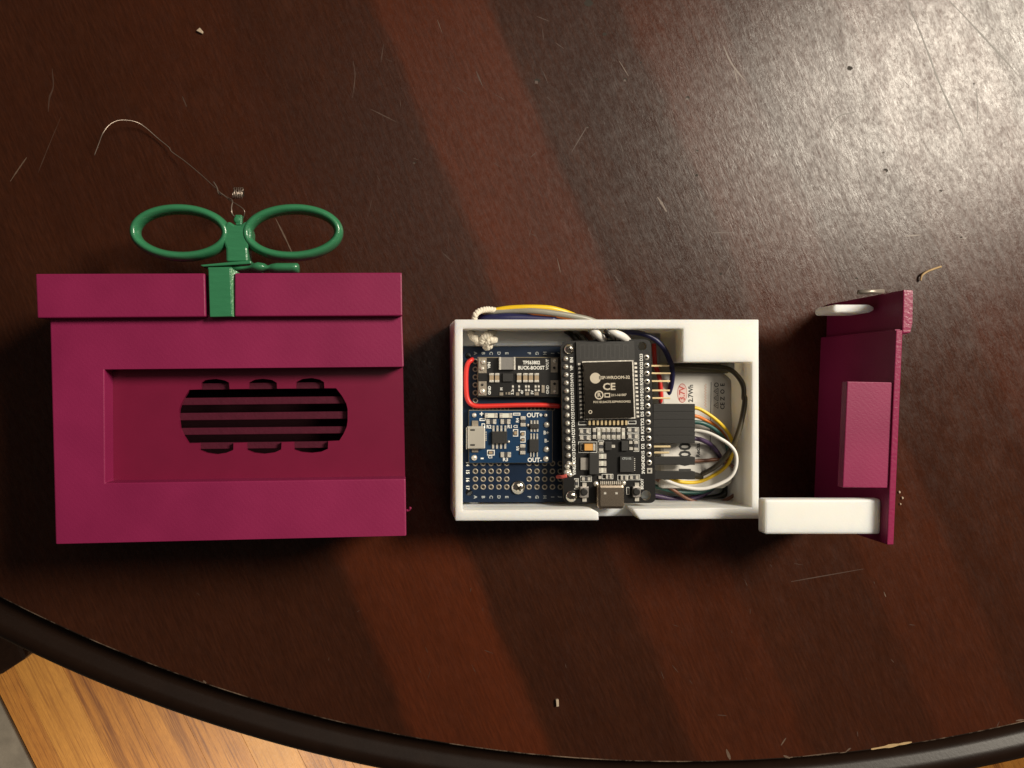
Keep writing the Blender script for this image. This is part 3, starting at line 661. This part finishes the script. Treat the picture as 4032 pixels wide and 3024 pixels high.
chip(C, 682, 342, 888, 506, ZT, 1.4, chg); legs(C, (702, 756, 809, 864), 262, 345, ZT, chg, 26); legs(C, (697, 750, 805, 862), 504, 577, ZT, chg, 26)
chip(C, 1200, 238, 1322, 305, ZT, 1.0, chg); legs(C, (1218, 1262, 1302), 190, 240, ZT, chg, 22); legs(C, (1218, 1262, 1302), 303, 345, ZT, chg, 22)
chip(C, 1192, 448, 1318, 622, ZT, 1.0, chg); legs(C, (1215, 1255, 1298), 370, 450, ZT, chg, 20); legs(C, (1210, 1250, 1298), 620, 690, ZT, chg, 16)
for x, y, r_ in ((440, 120, .8), (440, 700, 1.0), (1410, 122, .65), (1425, 250, 1.0), (1420, 585, 1.0), (1415, 715, 1.0), (1170, 255, .5), (905, 480, .5)): blob(C, x, y, r_, ZT, chg)
lettering('+', C, 540, 108, ZT + .05, 2.4, 0, SILK, chg); lettering('-', C, 548, 698, ZT + .05, 3.2, 0, SILK, chg)
lettering('OUT+', C, 1262, 122, ZT + .05, 2.0, 0, SILK, chg, sx=.95); lettering('OUT-', C, 1262, 732, ZT + .05, 2.0, 0, SILK, chg, sx=.95)
lettering('R2', C, 640, 280, ZT + .05, 1.5, 0, SILK, chg); lettering('R1', C, 925, 277, ZT + .05, 1.5, 0, SILK, chg); lettering('R3', C, 865, 725, ZT + .05, 1.6, 0, SILK, chg)
lettering('B+', C, 1420, 360, ZT + .05, 1.6, 0, SILK, chg); lettering('B-', C, 1425, 470, ZT + .05, 1.6, 0, SILK, chg); lettering('C1', C, 660, 690, ZT + .05, 1.3, 0, SILK, chg); lettering('R4', C, 1030, 190, ZT + .05, 1.3, 90, SILK, chg); lettering('R5', C, 1035, 570, ZT + .05, 1.3, 90, SILK, chg); lettering('C2', C, 1003, 275, ZT + .05, 1.2, 0, SILK, chg)
sk = MB()
for a in ((615, 592, 718, 668), (968, 310, 1038, 410), (1068, 335, 1138, 412), (1068, 418, 1138, 492), (540, 232, 588, 312), (970, 88, 1068, 124), (512, 162, 598, 198)): frame(sk, C, *a, ZT + .04, 11)
obj('silkscreen', sk, SILK, chg, recalc=False)
for a in ((640, 615, 690, 645), (985, 338, 1020, 385), (1085, 355, 1120, 395), (1085, 440, 1120, 470)): obj('capacitor', MB().pbox(C, *a, ZT + .02, ZT + .5), CERAM, chg)

# ------------------------------------------------------------------ microcontroller board
ZE = 20.0; mx_, my_ = W(2395, 1660, ZE); RT = R(-1.4)
esp = thing('microcontroller_board', 'large black microcontroller board with metal radio shield across the middle of the white case', 'circuit board', (mx_, my_, ZP))
def rounded(pts, r, n=5):
    out = []; N = len(pts)
    for i in range(N):
        p = Vector(pts[i]); a = (Vector(pts[i - 1]) - p).normalized(); b = (Vector(pts[(i + 1) % N]) - p).normalized()
        p0_, p1_ = p + a * r, p + b * r
        for k in range(n + 1):
            t = k / n; out.append(tuple((1 - t) ** 2 * p0_ + 2 * t * (1 - t) * p + t * t * p1_))
    return out
eo = [(2208, 1343), (2562, 1335), (2582, 1981), (2220, 1982)]
holes = [ring_pts(2529, 1363, 17), ring_pts(2544, 1951, 20)]
ez = [W(x, y, ZE) for x, y in eo]
obj('board', MB().prism(rounded(ez, 2.2), ZE - .45, ZE, holes=[[W(x, y, ZE) for x, y in h] for h in holes]), BLACKPCB, esp)
big = inset(ez, -.16)
obj('board_core', MB().prism(rounded(big, 2.2), ZE - 1.6, ZE - .46, holes=[[W(x, y, ZE) for x, y in h] for h in holes]), FR4, esp)
lab_l = ['EN', 'VP', 'VN', 'D34', 'D35', 'D32', 'D33', 'D25', 'D26', 'D27', 'D14', 'D12', 'D13', 'GND', 'VIN']
lab_r = ['D23', 'D22', 'TX0', 'RX0', 'D21', 'D19', 'D18', 'D5', 'TX2', 'RX2', 'D4', 'D2', 'D15', 'GND', '3V3']
j0 = p1 = None
for i in range(15):
    t = i / 14
    lx, ly = 2226.5 + 12.5 * t, 1413 + (1857 - 1413) * t
    rx, ry_ = 2545.5 + 11.5 * t, 1407 + (1853 - 1407) * t
    w1 = W(lx, ly, ZE); w2 = W(rx, ry_, ZE)
    if j0 is None:
        mb = MB().lathe(w1, [(.86, ZE + .02), (.84, ZE + .15), (.62, ZE + .75), (.38, ZE + 1.15), (.2, ZE + 1.25)], 12)
        j0 = obj('solder_joint', mb, TIN, esp, origin=(*w1, ZE))
        mb = MB().lathe(w2, [(.40, ZE + .25), (.45, ZE + .22), (.80, ZE + .22), (.9, ZE + .02)], 12, cap=False)
        mb.box(w2[0] - .42, w2[1] - .30, w2[0] + .2, w2[1] + .34, ZE - .2, ZE + .5, 1)
        p1 = obj('pin_joint', mb, [TIN, SHIELD], esp, origin=(*w2, ZE))
    else:
        stamp(j0, (*w1, ZE), esp)
        if i < 14: stamp(p1, (*w2, ZE), esp)
    lettering(lab_l[i], I, 2251 + 11 * t, ly + (4 if i < 3 else 0), ZE + .05, 1.35, 90 + 1.4, SILK, esp); lettering(lab_r[i], I, 2525.5 + 8 * t, ry_, ZE + .05, 1.35, 90 + 1.4, SILK, esp)
sq = MB().pbox(I, 2548, 1843, 2568, 1864, ZE + .02, ZE + .2); sq.pbox(I, 2553, 1850, 2562, 1859, ZE + .15, ZE + .25, 1); obj('square_pad', sq, [TIN, BLKPL], esp)
# radio module
rm = [(2268, 1347), (2497, 1342), (2509, 1652), (2277, 1657)]
zm = ZE + .9
module = obj('radio_module', MB().pprism(rm, ZE + .05, zm), MODPCB, esp)
an = MB(); yy0, yy1 = 1358, 1410
mp_ = []
for k in range(6):
    x = 2285 + k * 34; mp_ += [(x, yy1), (x, yy0), (x + 17, yy0), (x + 17, yy1)]
for (xa_, ya_), (xb_, yb_) in zip(mp_, mp_[1:]):
    a_, b_ = W(min(xa_, xb_) - 2.5, min(ya_, yb_) - 2.5, zm + .02), W(max(xa_, xb_) + 2.5, max(ya_, yb_) + 2.5, zm + .02)
    an.box(a_[0], b_[1], b_[0], a_[1], zm + .004, zm + .02 + (.004 if xa_ == xb_ else 0))
obj('antenna_trace', an, mat('masked_copper', (.027, .025, .023), .42, var=.1), module)
zs = zm + 2.2
sh = [(2296, 1427), (2490, 1422), (2498, 1644), (2303, 1648)]
shield = obj('shield', MB().pprism(sh, zm + .03, zs), SHIELD, module, bevel=.22)
lip = [(2292, 1423), (2494, 1418), (2502, 1648), (2299, 1653)]
obj('shield_flange', MB().pprism(lip, zm + .02, zm + .4), TIN, module)
LASER = mat('laser_marking', (.52, .46, .36), .55, var=.1)
def circ(name, fr, x, y, r0, r1, z, m, parent, n=22):
    wx, wy = W(*fr(x, y), z); mb = MB(); v = []; f = []
    for k in range(n):
        a = 2 * math.pi * k / n; v += [(wx + r0 * math.cos(a), wy + r0 * math.sin(a), z), (wx + r1 * math.cos(a), wy + r1 * math.sin(a), z)]
    for k in range(n): f.append([2 * k, 2 * k + 1, (2 * k + 3) % (2 * n), (2 * k + 2) % (2 * n)])
    mb.add(v, f); o = obj(name, mb, m, parent); return o
zk = zs + .03
circ('round_logo', B, 580, 1090, .0, 1.7, zk, LASER, module)
lettering('ESP-WROOM-32', B, 845, 1083, zk, 1.35, 1, LASER, module); lettering('CE', B, 770, 1212, zk, 3.0, 1, LASER, module, sx=1.1)
circ('approval_mark', B, 632, 1325, 1.0, 1.4, zk, LASER, module); lettering('R', B, 632, 1325, zk, 1.9, 1, LASER, module)
sqm = MB(); frame(sqm, B, 706, 1296, 785, 1358, zk, 14); obj('approval_square', sqm, LASER, module, recalc=False)
lettering('211-161007', B, 905, 1325, zk, 1.0, 1, LASER, module); lettering('FCC ID:2AC7Z-ESPWROOM32', B, 810, 1420, zk, .9, 1, LASER, module, sx=.98)
circ('pin_one_mark', B, 510, 1560, .35, .6, zk, LASER, module)
cp0 = None
for k in range(14):
    t = k / 13; q = W(2502.5 + 9 * t, 1431 + 208 * t, zm)
    if cp0 is None: cp0 = obj('edge_pad', MB().box(q[0] - .42, q[1] - .36, q[0] + .42, q[1] + .36, ZE + .1, zm + .06), TIN, module, origin=(*q, zm))
    else: stamp(cp0, (*q, zm), module)
    q = W(2281 + 8 * t, 1434 + 208 * t, zm); o = stamp(cp0, (*q, zm), module)
for k in range(10): obj('edge_pad', MB().pbox(D, 545 + k * 63.3, 62, 577 + k * 63.3, 132, ZE + .05, zm + .05), GOLD, module)
# board components (zoom frame D)
for x in (610, 680, 757, 830, 910, 985, 1060): smd(D, x, 182, x + 50, 345, ZE, .6, RESI if x % 20 else LEDW, esp, 'resistor', cap=.36)
for a in ((410, 198, 560, 258), (412, 300, 565, 358), (1158, 182, 1312, 235), (1162, 278, 1312, 336), (440, 945, 575, 998), (815, 905, 905, 962), (1045, 920, 1148, 982), (1190, 920, 1322, 975)): smd(D, *a, ZE, .5, RESI, esp, 'resistor', cap=.33)
for a in ((708, 395, 770, 542), (1255, 380, 1312, 530), (338, 980, 375, 1110)): smd(D, *a, ZE, .5, RESI, esp, 'resistor', cap=.3)
smd(D, 425, 425, 650, 530, ZE, 1.4, TANT, esp, 'tantalum_capacitor', cap=.15)
obj('capacitor_band', MB().pbox(D, 428, 427, 482, 528, ZE + 1.0, ZE + 1.43), SHIELD, esp)
for y in (580, 690, 800): smd(D, 706, y, 820, y + 78, ZE, .8, LEDW, esp, 'capacitor', cap=.33)
obj('regulator', MB().pbox(D, 555, 575, 708, 905, ZE + .1, ZE + 1.7), CHIP, esp, bevel=.2)
obj('regulator_tab', MB().pbox(D, 420, 642, 553, 830, ZE + .05, ZE + .5), mat('matte_tin', (.42, .39, .35), .4, metal=.8, var=.15), esp)
chip(D, 1032, 625, 1248, 868, ZE, .9, esp, 'interface_chip')
lettering('CP2102', D, 1135, 655, ZE + .96, .9, 0, SILKDIM, esp)
for k in range(7): obj('chip_leg', MB().pbox(D, 1252, 648 + k * 30, 1268, 662 + k * 30, ZE + .02, ZE + .15), TIN, esp)
chip(D, 800, 395, 905, 530, ZE, 1.0, esp, 'transistor'); legs(D, (925,), 440, 485, ZE, esp, 60)
chip(D, 1055, 385, 1165, 535, ZE, 1.0, esp, 'transistor'); legs(D, (1200,), 378, 425, ZE, esp, 48); legs(D, (1205,), 475, 520, ZE, esp, 52)
obj('resistor', MB().pbox(D, 700, 925, 742, 970, ZE + .02, ZE + .5), TIN, esp)
def button(x0, y0, x1, y1):
    b_ = obj('push_button', MB().pbox(D, x0, y0, x1, y1, ZE + .1, ZE + 1.4), mat('button_steel', (.50, .46, .43), .35, metal=.85, var=.15), esp, bevel=.2)
    cx, cy = (x0 + x1) / 2, (y0 + y1) / 2; q = W(*D(cx, cy), ZE + 2)
    obj('plunger', MB().lathe(q, [(1.25, ZE + 1.4), (1.15, ZE + 1.9), (.9, ZE + 2.0)], 8, smooth=False), BLKPL, b_)
    for y in (y0 - 62, y1 + 4): obj('button_tab', MB().pbox(D, cx - 30, y, cx + 34, y + 58, ZE + .02, ZE + .4), TIN, b_)
button(412, 1092, 545, 1262); button(1232, 1092, 1358, 1255)
usb = obj('usb_socket', MB().pbox(D, 685, 1062, 1108, 1440, ZE + .02, ZE + 3.2), mat('socket_steel', (.56, .46, .36), .26, metal=1.0, var=.12, vs=120, bump=.1, bs=160), esp, bevel=.9)
for x in (800, 978): obj('spring_mark', MB().pbox(D, x - 18, 1176, x + 18, 1210, ZE + 3.16, ZE + 3.24), TIN, usb)
legs(D, [735 + 30 * k for k in range(11)], 1005, 1064, ZE, esp, 15); blob(D, 655, 1045, .9, ZE, esp); blob(D, 1085, 1035, .8, ZE, esp)
blob(D, 300, 735, .8, ZE, esp); blob(D, 210, 775, .9, ZE, esp); blob(D, 200, 870, 1.0, ZE, esp, h=1.3); blob(D, 255, 905, .8, ZE, esp)
sk = MB()
for a in ((395, 183, 578, 268), (397, 287, 580, 367), (1140, 168, 1327, 250), (1146, 264, 1327, 350), (415, 925, 592, 1013), (750, 895, 925, 972), (995, 908, 1155, 992), (1165, 905, 1340, 988), (690, 375, 780, 556), (1242, 362, 1328, 547), (385, 392, 675, 562), (320, 962, 388, 1130), (1132, 1098, 1176, 1212), (655, 172, 745, 358), (745, 172, 820, 358), (820, 172, 895, 358), (895, 172, 968, 358), (968, 172, 1042, 358)): frame(sk, D, *a, ZE + .04, 6)
for a in ((385, 75, 525, 133), (1155, 65, 1285, 118)): frame(sk, D, *a, ZE + .045, 8)
obj('silkscreen', sk, SILK, esp, recalc=False)
lettering('BOOT', D, 1378, 1050, ZE + .05, 1.2, 90, SILK, esp)
# right-angle header pins sticking out on the right
for fr, x1_, y in ((B, 1605, 920), (B, 1622, 1023), (B, 1615, 1132), (B, 1612, 1262), (B, 1618, 1368), (D, 1815, 468), (D, 1795, 562)):
    p_ = W(*fr(x1_, y), 17.0); s_ = W(2545, fr(0, y - 8)[1], 17.0)
    obj('header_pin', MB().box(s_[0], p_[1] - .31, p_[0], p_[1] + .31, 16.7, 17.3), GOLD, esp, bevel=.1)
hb = MB().pprism([(2530, 1420), (2562, 1420), (2572, 1880), (2540, 1880)], 15.2, 17.9); obj('header_strip', hb, BLKPL, esp)
hb = MB().pprism([(2215, 1400), (2245, 1400), (2256, 1880), (2226, 1880)], ZP + .1, ZE - 1.7); obj('header_strip', hb, BLKPL, esp)

screw(*B(212, 688), 21, ZE, 'silver cross-head screw in the top left corner of the black microcontroller board')
screw(*D(272, 1240), 23, ZE, 'silver cross-head screw in the bottom left corner of the black microcontroller board')
screw(*C(1035, 1105), 28, ZP, 'silver cross-head screw in the blue hole board below the charger board')

# ------------------------------------------------------------------ battery
zb = 12.0; bx_, by_ = W(2740, 1700, zb)
bat = thing('battery', 'silver pouch battery cell with printed markings under the jumper wires', 'battery', (bx_, by_, 2.5))
bo = [(2600, 1462), (2850, 1468), (2884, 1490), (2886, 1900), (2850, 1925), (2600, 1925)]
obj('cell', MB().pprism(bo, 2.6, zb), POUCH, bat, bevel=1.2)
tfl = [(2600, 1428), (2860, 1432), (2872, 1470), (2600, 1466)]
obj('end_fold', MB().pprism(tfl, 2.6, zb - 1.2), mat('yellowed_tape', (.42, .38, .24), .35, var=.15, vs=200, bump=.4, bs=300), bat, bevel=.5)
zi = zb + .04
lettering('3.7V', HH, 690, 1365, zi, 2.6, 90, INKRED, bat); lettering('2.7Wh', HH, 832, 1365, zi, 2.1, 90, INKBLK, bat)
ov = MB(); n = 30; v = []; f = []
for k in range(n):
    a = 2 * math.pi * k / n
    for rr in (1.0, .93): v.append((*W(*HH(690 + 80 * rr * math.cos(a), 1360 + 158 * rr * math.sin(a)), zi), zi))
for k in range(n): f.append([2 * k, 2 * k + 1, (2 * k + 3) % (2 * n), (2 * k + 2) % (2 * n)])
ov.add(v, f); obj('oval_print', ov, INKRED, bat)
ov = MB(); ov.add([(*W(*HH(690 + 74 * math.cos(2 * math.pi * k / n), 1360 + 146 * math.sin(2 * math.pi * k / n)), zi - .02), zi - .02) for k in range(n)], [list(range(n))]); obj('oval_fill', ov, PALEPINK, bat)
def ink(fr, x0, y0, x1, y1, m, w, name='printed_line'):
    a, b = Vector(W(*fr(x0, y0), zi)), Vector(W(*fr(x1, y1), zi)); s_ = (b - a).normalized(); s_ = Vector((-s_.y, s_.x)) * w / 2
    mb = MB(); mb.add([(*(a + s_), zi), (*(a - s_), zi), (*(b - s_), zi), (*(b + s_), zi)], [[0, 1, 2, 3]]); return obj(name, mb, m, bat)
ink(HH, 1162, 1180, 1145, 2300, INKBLK, .22)
sqg = MB()
for k in range(26):
    y = 1210 + k * 15; sqg_ = 1068 + 18 * math.sin(k * 2.1)
    a, b = W(*HH(sqg_, y), zi), W(*HH(1068 + 18 * math.sin((k + 1) * 2.1), y + 15), zi)
    dx = .09; sqg.add([(a[0] - dx, a[1], zi), (a[0] + dx, a[1], zi), (b[0] + dx, b[1], zi), (b[0] - dx, b[1], zi)], [[0, 1, 2, 3]])
obj('red_script', sqg, INKORG, bat)
for y in (1560, 1440, 1330):
    tri = [(1275, y - 50), (1275, y + 50), (1205, y)]
    for (xa_, ya_), (xb_, yb_) in zip(tri, tri[1:] + tri[:1]): ink(HH, xa_, ya_, xb_, yb_, INKBLK, .16, 'warning_triangle')
    ink(HH, 1262, y, 1235, y, INKBLK, .18, 'warning_mark')
circ('recycle_ring', HH, 1248, 1225, .5, .75, zi, INKBLK, bat)
for s_, y in (('CE', 1570), ('Z', 1450), ('O', 1335), ('E', 1225)): lettering(s_, HH, 1350, y, zi, 1.9, 90, INKBLK, bat)
lettering('1000', G, 572, 780, zi, 5.4, 90, INKBLK, bat, sx=.95); lettering('Recha', G, 730, 680, zi, 1.9, 90, INKBLK, bat)
lettering('mAh', G, 572, 380, zi, 4.2, 90, INKBLK, bat)
# ------------------------------------------------------------------ jumper wires with black housings
def jumper(name, label, m, hy, pts, r=.58, hx1=2737, zh=17.0, hx0=2572):
    a = W(hx0, hy, zh + 1.25)
    t = thing(name, label, 'wire', (a[0], a[1], zh - 1.3), 'jumper wires looping over the battery')
    q0, q1 = W(hx0, hy - 15.6, zh + 1.25), W(hx1, hy + 15.6, zh + 1.25)
    obj('housing', MB().box(q0[0], q1[1], q1[0], q0[1], zh - 1.25, zh + 1.25), BLKPL, t, bevel=.12)
    obj('insulation', MB().tube(path(G, pts, 6), r, 10), m, t)
jumper('jumper_wire', 'bright yellow jumper wire, outermost arc from the upper connector block', W_YEL, 1606,
       [(640, 147, 17), (720, 152, 17), (810, 195, 17), (950, 292, 17), (1080, 422, 16.5), (1150, 545, 16), (1165, 660, 15), (1140, 785, 14), (1070, 892, 13), (930, 992, 12.5), (750, 1072, 12), (560, 1082, 12), (380, 1042, 12), (150, 980, 12)])
jumper('jumper_wire', 'orange jumper wire just inside the yellow one', W_ORG, 1637,
       [(640, 245, 16.5), (720, 255, 16.5), (800, 290, 16), (900, 340, 15.5), (1000, 425, 14.5), (1080, 530, 14), (1115, 650, 13), (1100, 800, 12), (1010, 960, 11), (880, 1062, 11), (700, 1112, 11), (500, 1090, 11), (150, 1000, 11)])
jumper('jumper_wire', 'dark teal jumper wire between the orange and white ones', W_GRN, 1668,
       [(620, 330, 16), (690, 325, 16), (790, 340, 16), (900, 390, 15.5), (1010, 478, 15), (1085, 590, 14), (1110, 720, 12), (1090, 900, 10), (1000, 1080, 9), (830, 1190, 8.5), (600, 1210, 8.5), (400, 1190, 9), (150, 1120, 9)], r=.7)
jumper('jumper_wire', 'white jumper wire making the widest loop at the lower right', W_WHT, 1699,
       [(600, 430, 17), (660, 430, 17.5), (770, 440, 18.5), (880, 470, 19.5), (1000, 530, 20.5), (1110, 600, 21), (1188, 690, 21.3), (1212, 800, 21.3), (1190, 930, 21), (1120, 1030, 20.5), (1000, 1100, 20), (850, 1152, 19.5), (700, 1162, 19), (530, 1132, 18.5), (380, 1080, 17.5), (260, 1012, 16.5), (120, 930, 15)])
jumper('jumper_wire', 'dark purple jumper wire below the white one', W_PUR, 1730,
       [(620, 520, 16), (690, 530, 16), (780, 552, 15), (880, 605, 14), (960, 690, 13), (1010, 775, 12), (1030, 880, 11), (1000, 1030, 9), (880, 1180, 8), (720, 1270, 7.5), (550, 1300, 7.5), (380, 1285, 7.5), (150, 1240, 7.5)], r=.75)
jumper('jumper_wire', 'brown jumper wire from the lower connector block ending in the loop nearest the case corner', W_BRN, 1815,
       [(650, 812, 13), (720, 815, 13), (850, 805, 13), (1000, 795, 13), (1110, 845, 13), (1220, 930, 13), (1272, 1040, 12), (1240, 1180, 11), (1120, 1282, 10), (950, 1342, 9), (790, 1345, 9), (600, 1290, 9.5), (400, 1165, 10), (150, 1010, 10)])
jumper('jumper_wire', 'black jumper wire from the lowest connector, hidden under the white loop', W_BLK, 1872,
       [(650, 985, 13), (720, 1000, 12), (820, 1030, 10), (960, 1060, 8), (1050, 1110, 6), (1080, 1190, 5), (1000, 1260, 5), (800, 1290, 5), (500, 1300, 5), (200, 1290, 5)], r=1.1)
def wire(label, m, fr, pts, r=.6, group=None, name='wire'):
    o = obj(name, MB().tube(path(fr, pts, 6), r, 10), m); custom(o, label, 'wire', group); return o
FB = lambda pts: pts
blk = [HH(480, 895), HH(530, 900), HH(800, 910), HH(1100, 925), HH(1350, 945), HH(1500, 995), HH(1620, 1115), HH(1695, 1270), HH(1700, 1450), G(1322, 20), G(1305, 160), G(1255, 390), G(1180, 600), G(1085, 745), G(980, 860), G(850, 945), G(700, 1010)]
zz = [10, 11, 12, 13, 14, 15.5, 17, 18, 18.5, 19, 19, 19.5, 19.5, 18, 15, 12, 9]
wire('dark olive-black wire from the top of the battery down the case right wall', mat('olive_black_insulation', (.060, .046, .024), .33, var=.1, spec=.6), I, [(x, y, z + 1.2) for (x, y), z in zip(blk, zz)], .82)
wire('navy blue wire arching round the top right corner of the microcontroller board', W_NAV, B, [(560, 600, 15), (640, 552, 16), (740, 500, 17), (900, 462, 18), (1100, 455, 18.5), (1270, 485, 18.5), (1420, 562, 18), (1540, 690, 17.5), (1605, 830, 17), (1640, 920, 16), (1650, 1050, 15), (1630, 1200, 13), (1590, 1330, 11), (1570, 1420, 10)], .85)
wire('dull red wire standing beside the right edge of the microcontroller board', W_RED, HH, [(225, 560, 8), (232, 700, 9), (250, 900, 10), (300, 1050, 11), (325, 1150, 12), (335, 1300, 12), (345, 1520, 11)], .75)
wire('bright red wire bent round the left and lower sides of the converter board', W_RED, A, [(438, 868, 13.2), (425, 880, 14.5), (385, 915, 14.8), (358, 1000, 14.8), (350, 1130, 14.8), (352, 1270, 14.8), (362, 1400, 14.8), (390, 1478, 14.8), (440, 1525, 14.8), (530, 1545, 14.9), (800, 1540, 15), (1100, 1532, 15), (1450, 1530, 15), (1720, 1545, 15)], .78)
wire('short red stub soldered to the lower left corner of the microcontroller board', mat('salmon_insulation', (.60, .10, .08), .5), D, [(60, 940, 17.5), (90, 935, 19), (130, 940, 20.3), (200, 920, 20.9)], .6)
for nm, m, off, r_ in (('black', W_BLK, 0, 1.0), ('grey', W_GRY, 62, .75), ('brown', W_BRN, 118, .9)):
    wire(f'{nm} wire slanting under the top left of the microcontroller board from the case rim', m, J, [(1640 + off * 1.7, 478, 14), (1710 + off * 1.7, 520, 13), (1770 + off * 1.6, 590, 13), (1840 + off * 1.5, 680, 13)], r_)
for nm, pts in (('left', [(1985, 470, 21.5), (2060, 530, 22), (2120, 590, 19.5), (2180, 660, 15)]), ('right', [(2200, 470, 21.5), (2300, 515, 22), (2400, 565, 20.5), (2480, 650, 15)])):
    wire(f'white wire under the top edge of the microcontroller board, {nm} of two', W_WHT, J, pts, 1.3)
wire('thin black wire crossing the two white ones at the case rim', W_BLK, J, [(2150, 470, 23.2), (2210, 530, 23.6), (2270, 590, 20.5), (2310, 650, 15)], .6)
# bundle outside the top wall
gsets = 'wires bundled outside the case top wall'
wire('yellow wire, topmost of the bundle outside the case top wall', W_YEL, J, [(560, 255, 8), (700, 212, 10), (900, 180, 11), (1150, 170, 12), (1400, 178, 12), (1560, 212, 11.5), (1700, 260, 11), (1850, 330, 10.5), (1960, 400, 10)], .95, gsets)
wire('grey wire under the yellow one in the bundle outside the case top wall', W_GRY, J, [(560, 270, 8), (680, 228, 10), (900, 212, 11), (1200, 212, 12.5), (1500, 245, 12.5), (1800, 295, 12), (1960, 335, 11.5), (2100, 390, 11)], .95, gsets)
wire('orange wire between grey and navy in the bundle outside the case top wall', W_ORG, J, [(600, 290, 8), (850, 245, 9), (1200, 252, 11), (1500, 280, 11), (1750, 320, 11), (1900, 360, 10)], .8, gsets)
wire('navy wire, lowest of the bundle outside the case top wall', W_NAV, J, [(485, 345, 4), (510, 290, 6), (580, 258, 8), (800, 268, 10), (1100, 272, 10.5), (1400, 300, 10.5), (1650, 335, 10)], 1.1, gsets)
wire('second navy wire tucked beside the rim outside the case top wall', W_NAV, J, [(500, 350, 6), (560, 310, 9), (800, 305, 11), (1100, 308, 11), (1500, 335, 11)], 1.2, gsets)
# twisted cotton string: outside loop and the knot inside
st = MB()
def cord(pts, r, turns, strands=2):
    base = path(J, pts, 8); N = len(base)
    for s in range(strands):
        q = []
        for i, p in enumerate(base):
            t = base[min(i + 1, N - 1)] - base[max(i - 1, 0)]; t.normalize(); side = t.cross(Vector((0, 0, 1)))
            if side.length < .01: side = Vector((1, 0, 0))
            side.normalize(); up = side.cross(t); a = turns * 2 * math.pi * i / (N - 1) + s * 2 * math.pi / strands
            q.append(p + (side * math.cos(a) + up * math.sin(a)) * r * .75)
        st.tube(q, r, 7)
cord([(435, 380, 10), (430, 320, 14), (445, 260, 15), (490, 220, 14), (560, 200, 13), (620, 195, 12), (690, 205, 11)], .62, 6)
cord([(395, 470, 12), (385, 520, 16), (415, 560, 18), (455, 600, 18), (490, 640, 17)], .75, 5)
cord([(520, 630, 18), (545, 570, 19), (600, 530, 19), (660, 500, 17), (690, 470, 13)], .75, 5)
cord([(590, 700, 16), (590, 650, 18), (640, 605, 19), (700, 600, 18)], .8, 4)
cord([(560, 640, 17), (610, 640, 17.5), (630, 690, 16)], .7, 3)
custom(obj('cotton_string', st, COTTON), 'frayed off-white cotton string knotted over the top left of the case rim', 'string')
# white connector beside the battery
cn = obj('connector', MB().pbox(HH, 1430, 855, 1558, 985, 9, 16), WHITE, bevel=.6)
custom(cn, 'small white plastic plug under the solid corner block of the case', 'connector')
bpy.context.view_layer.update()
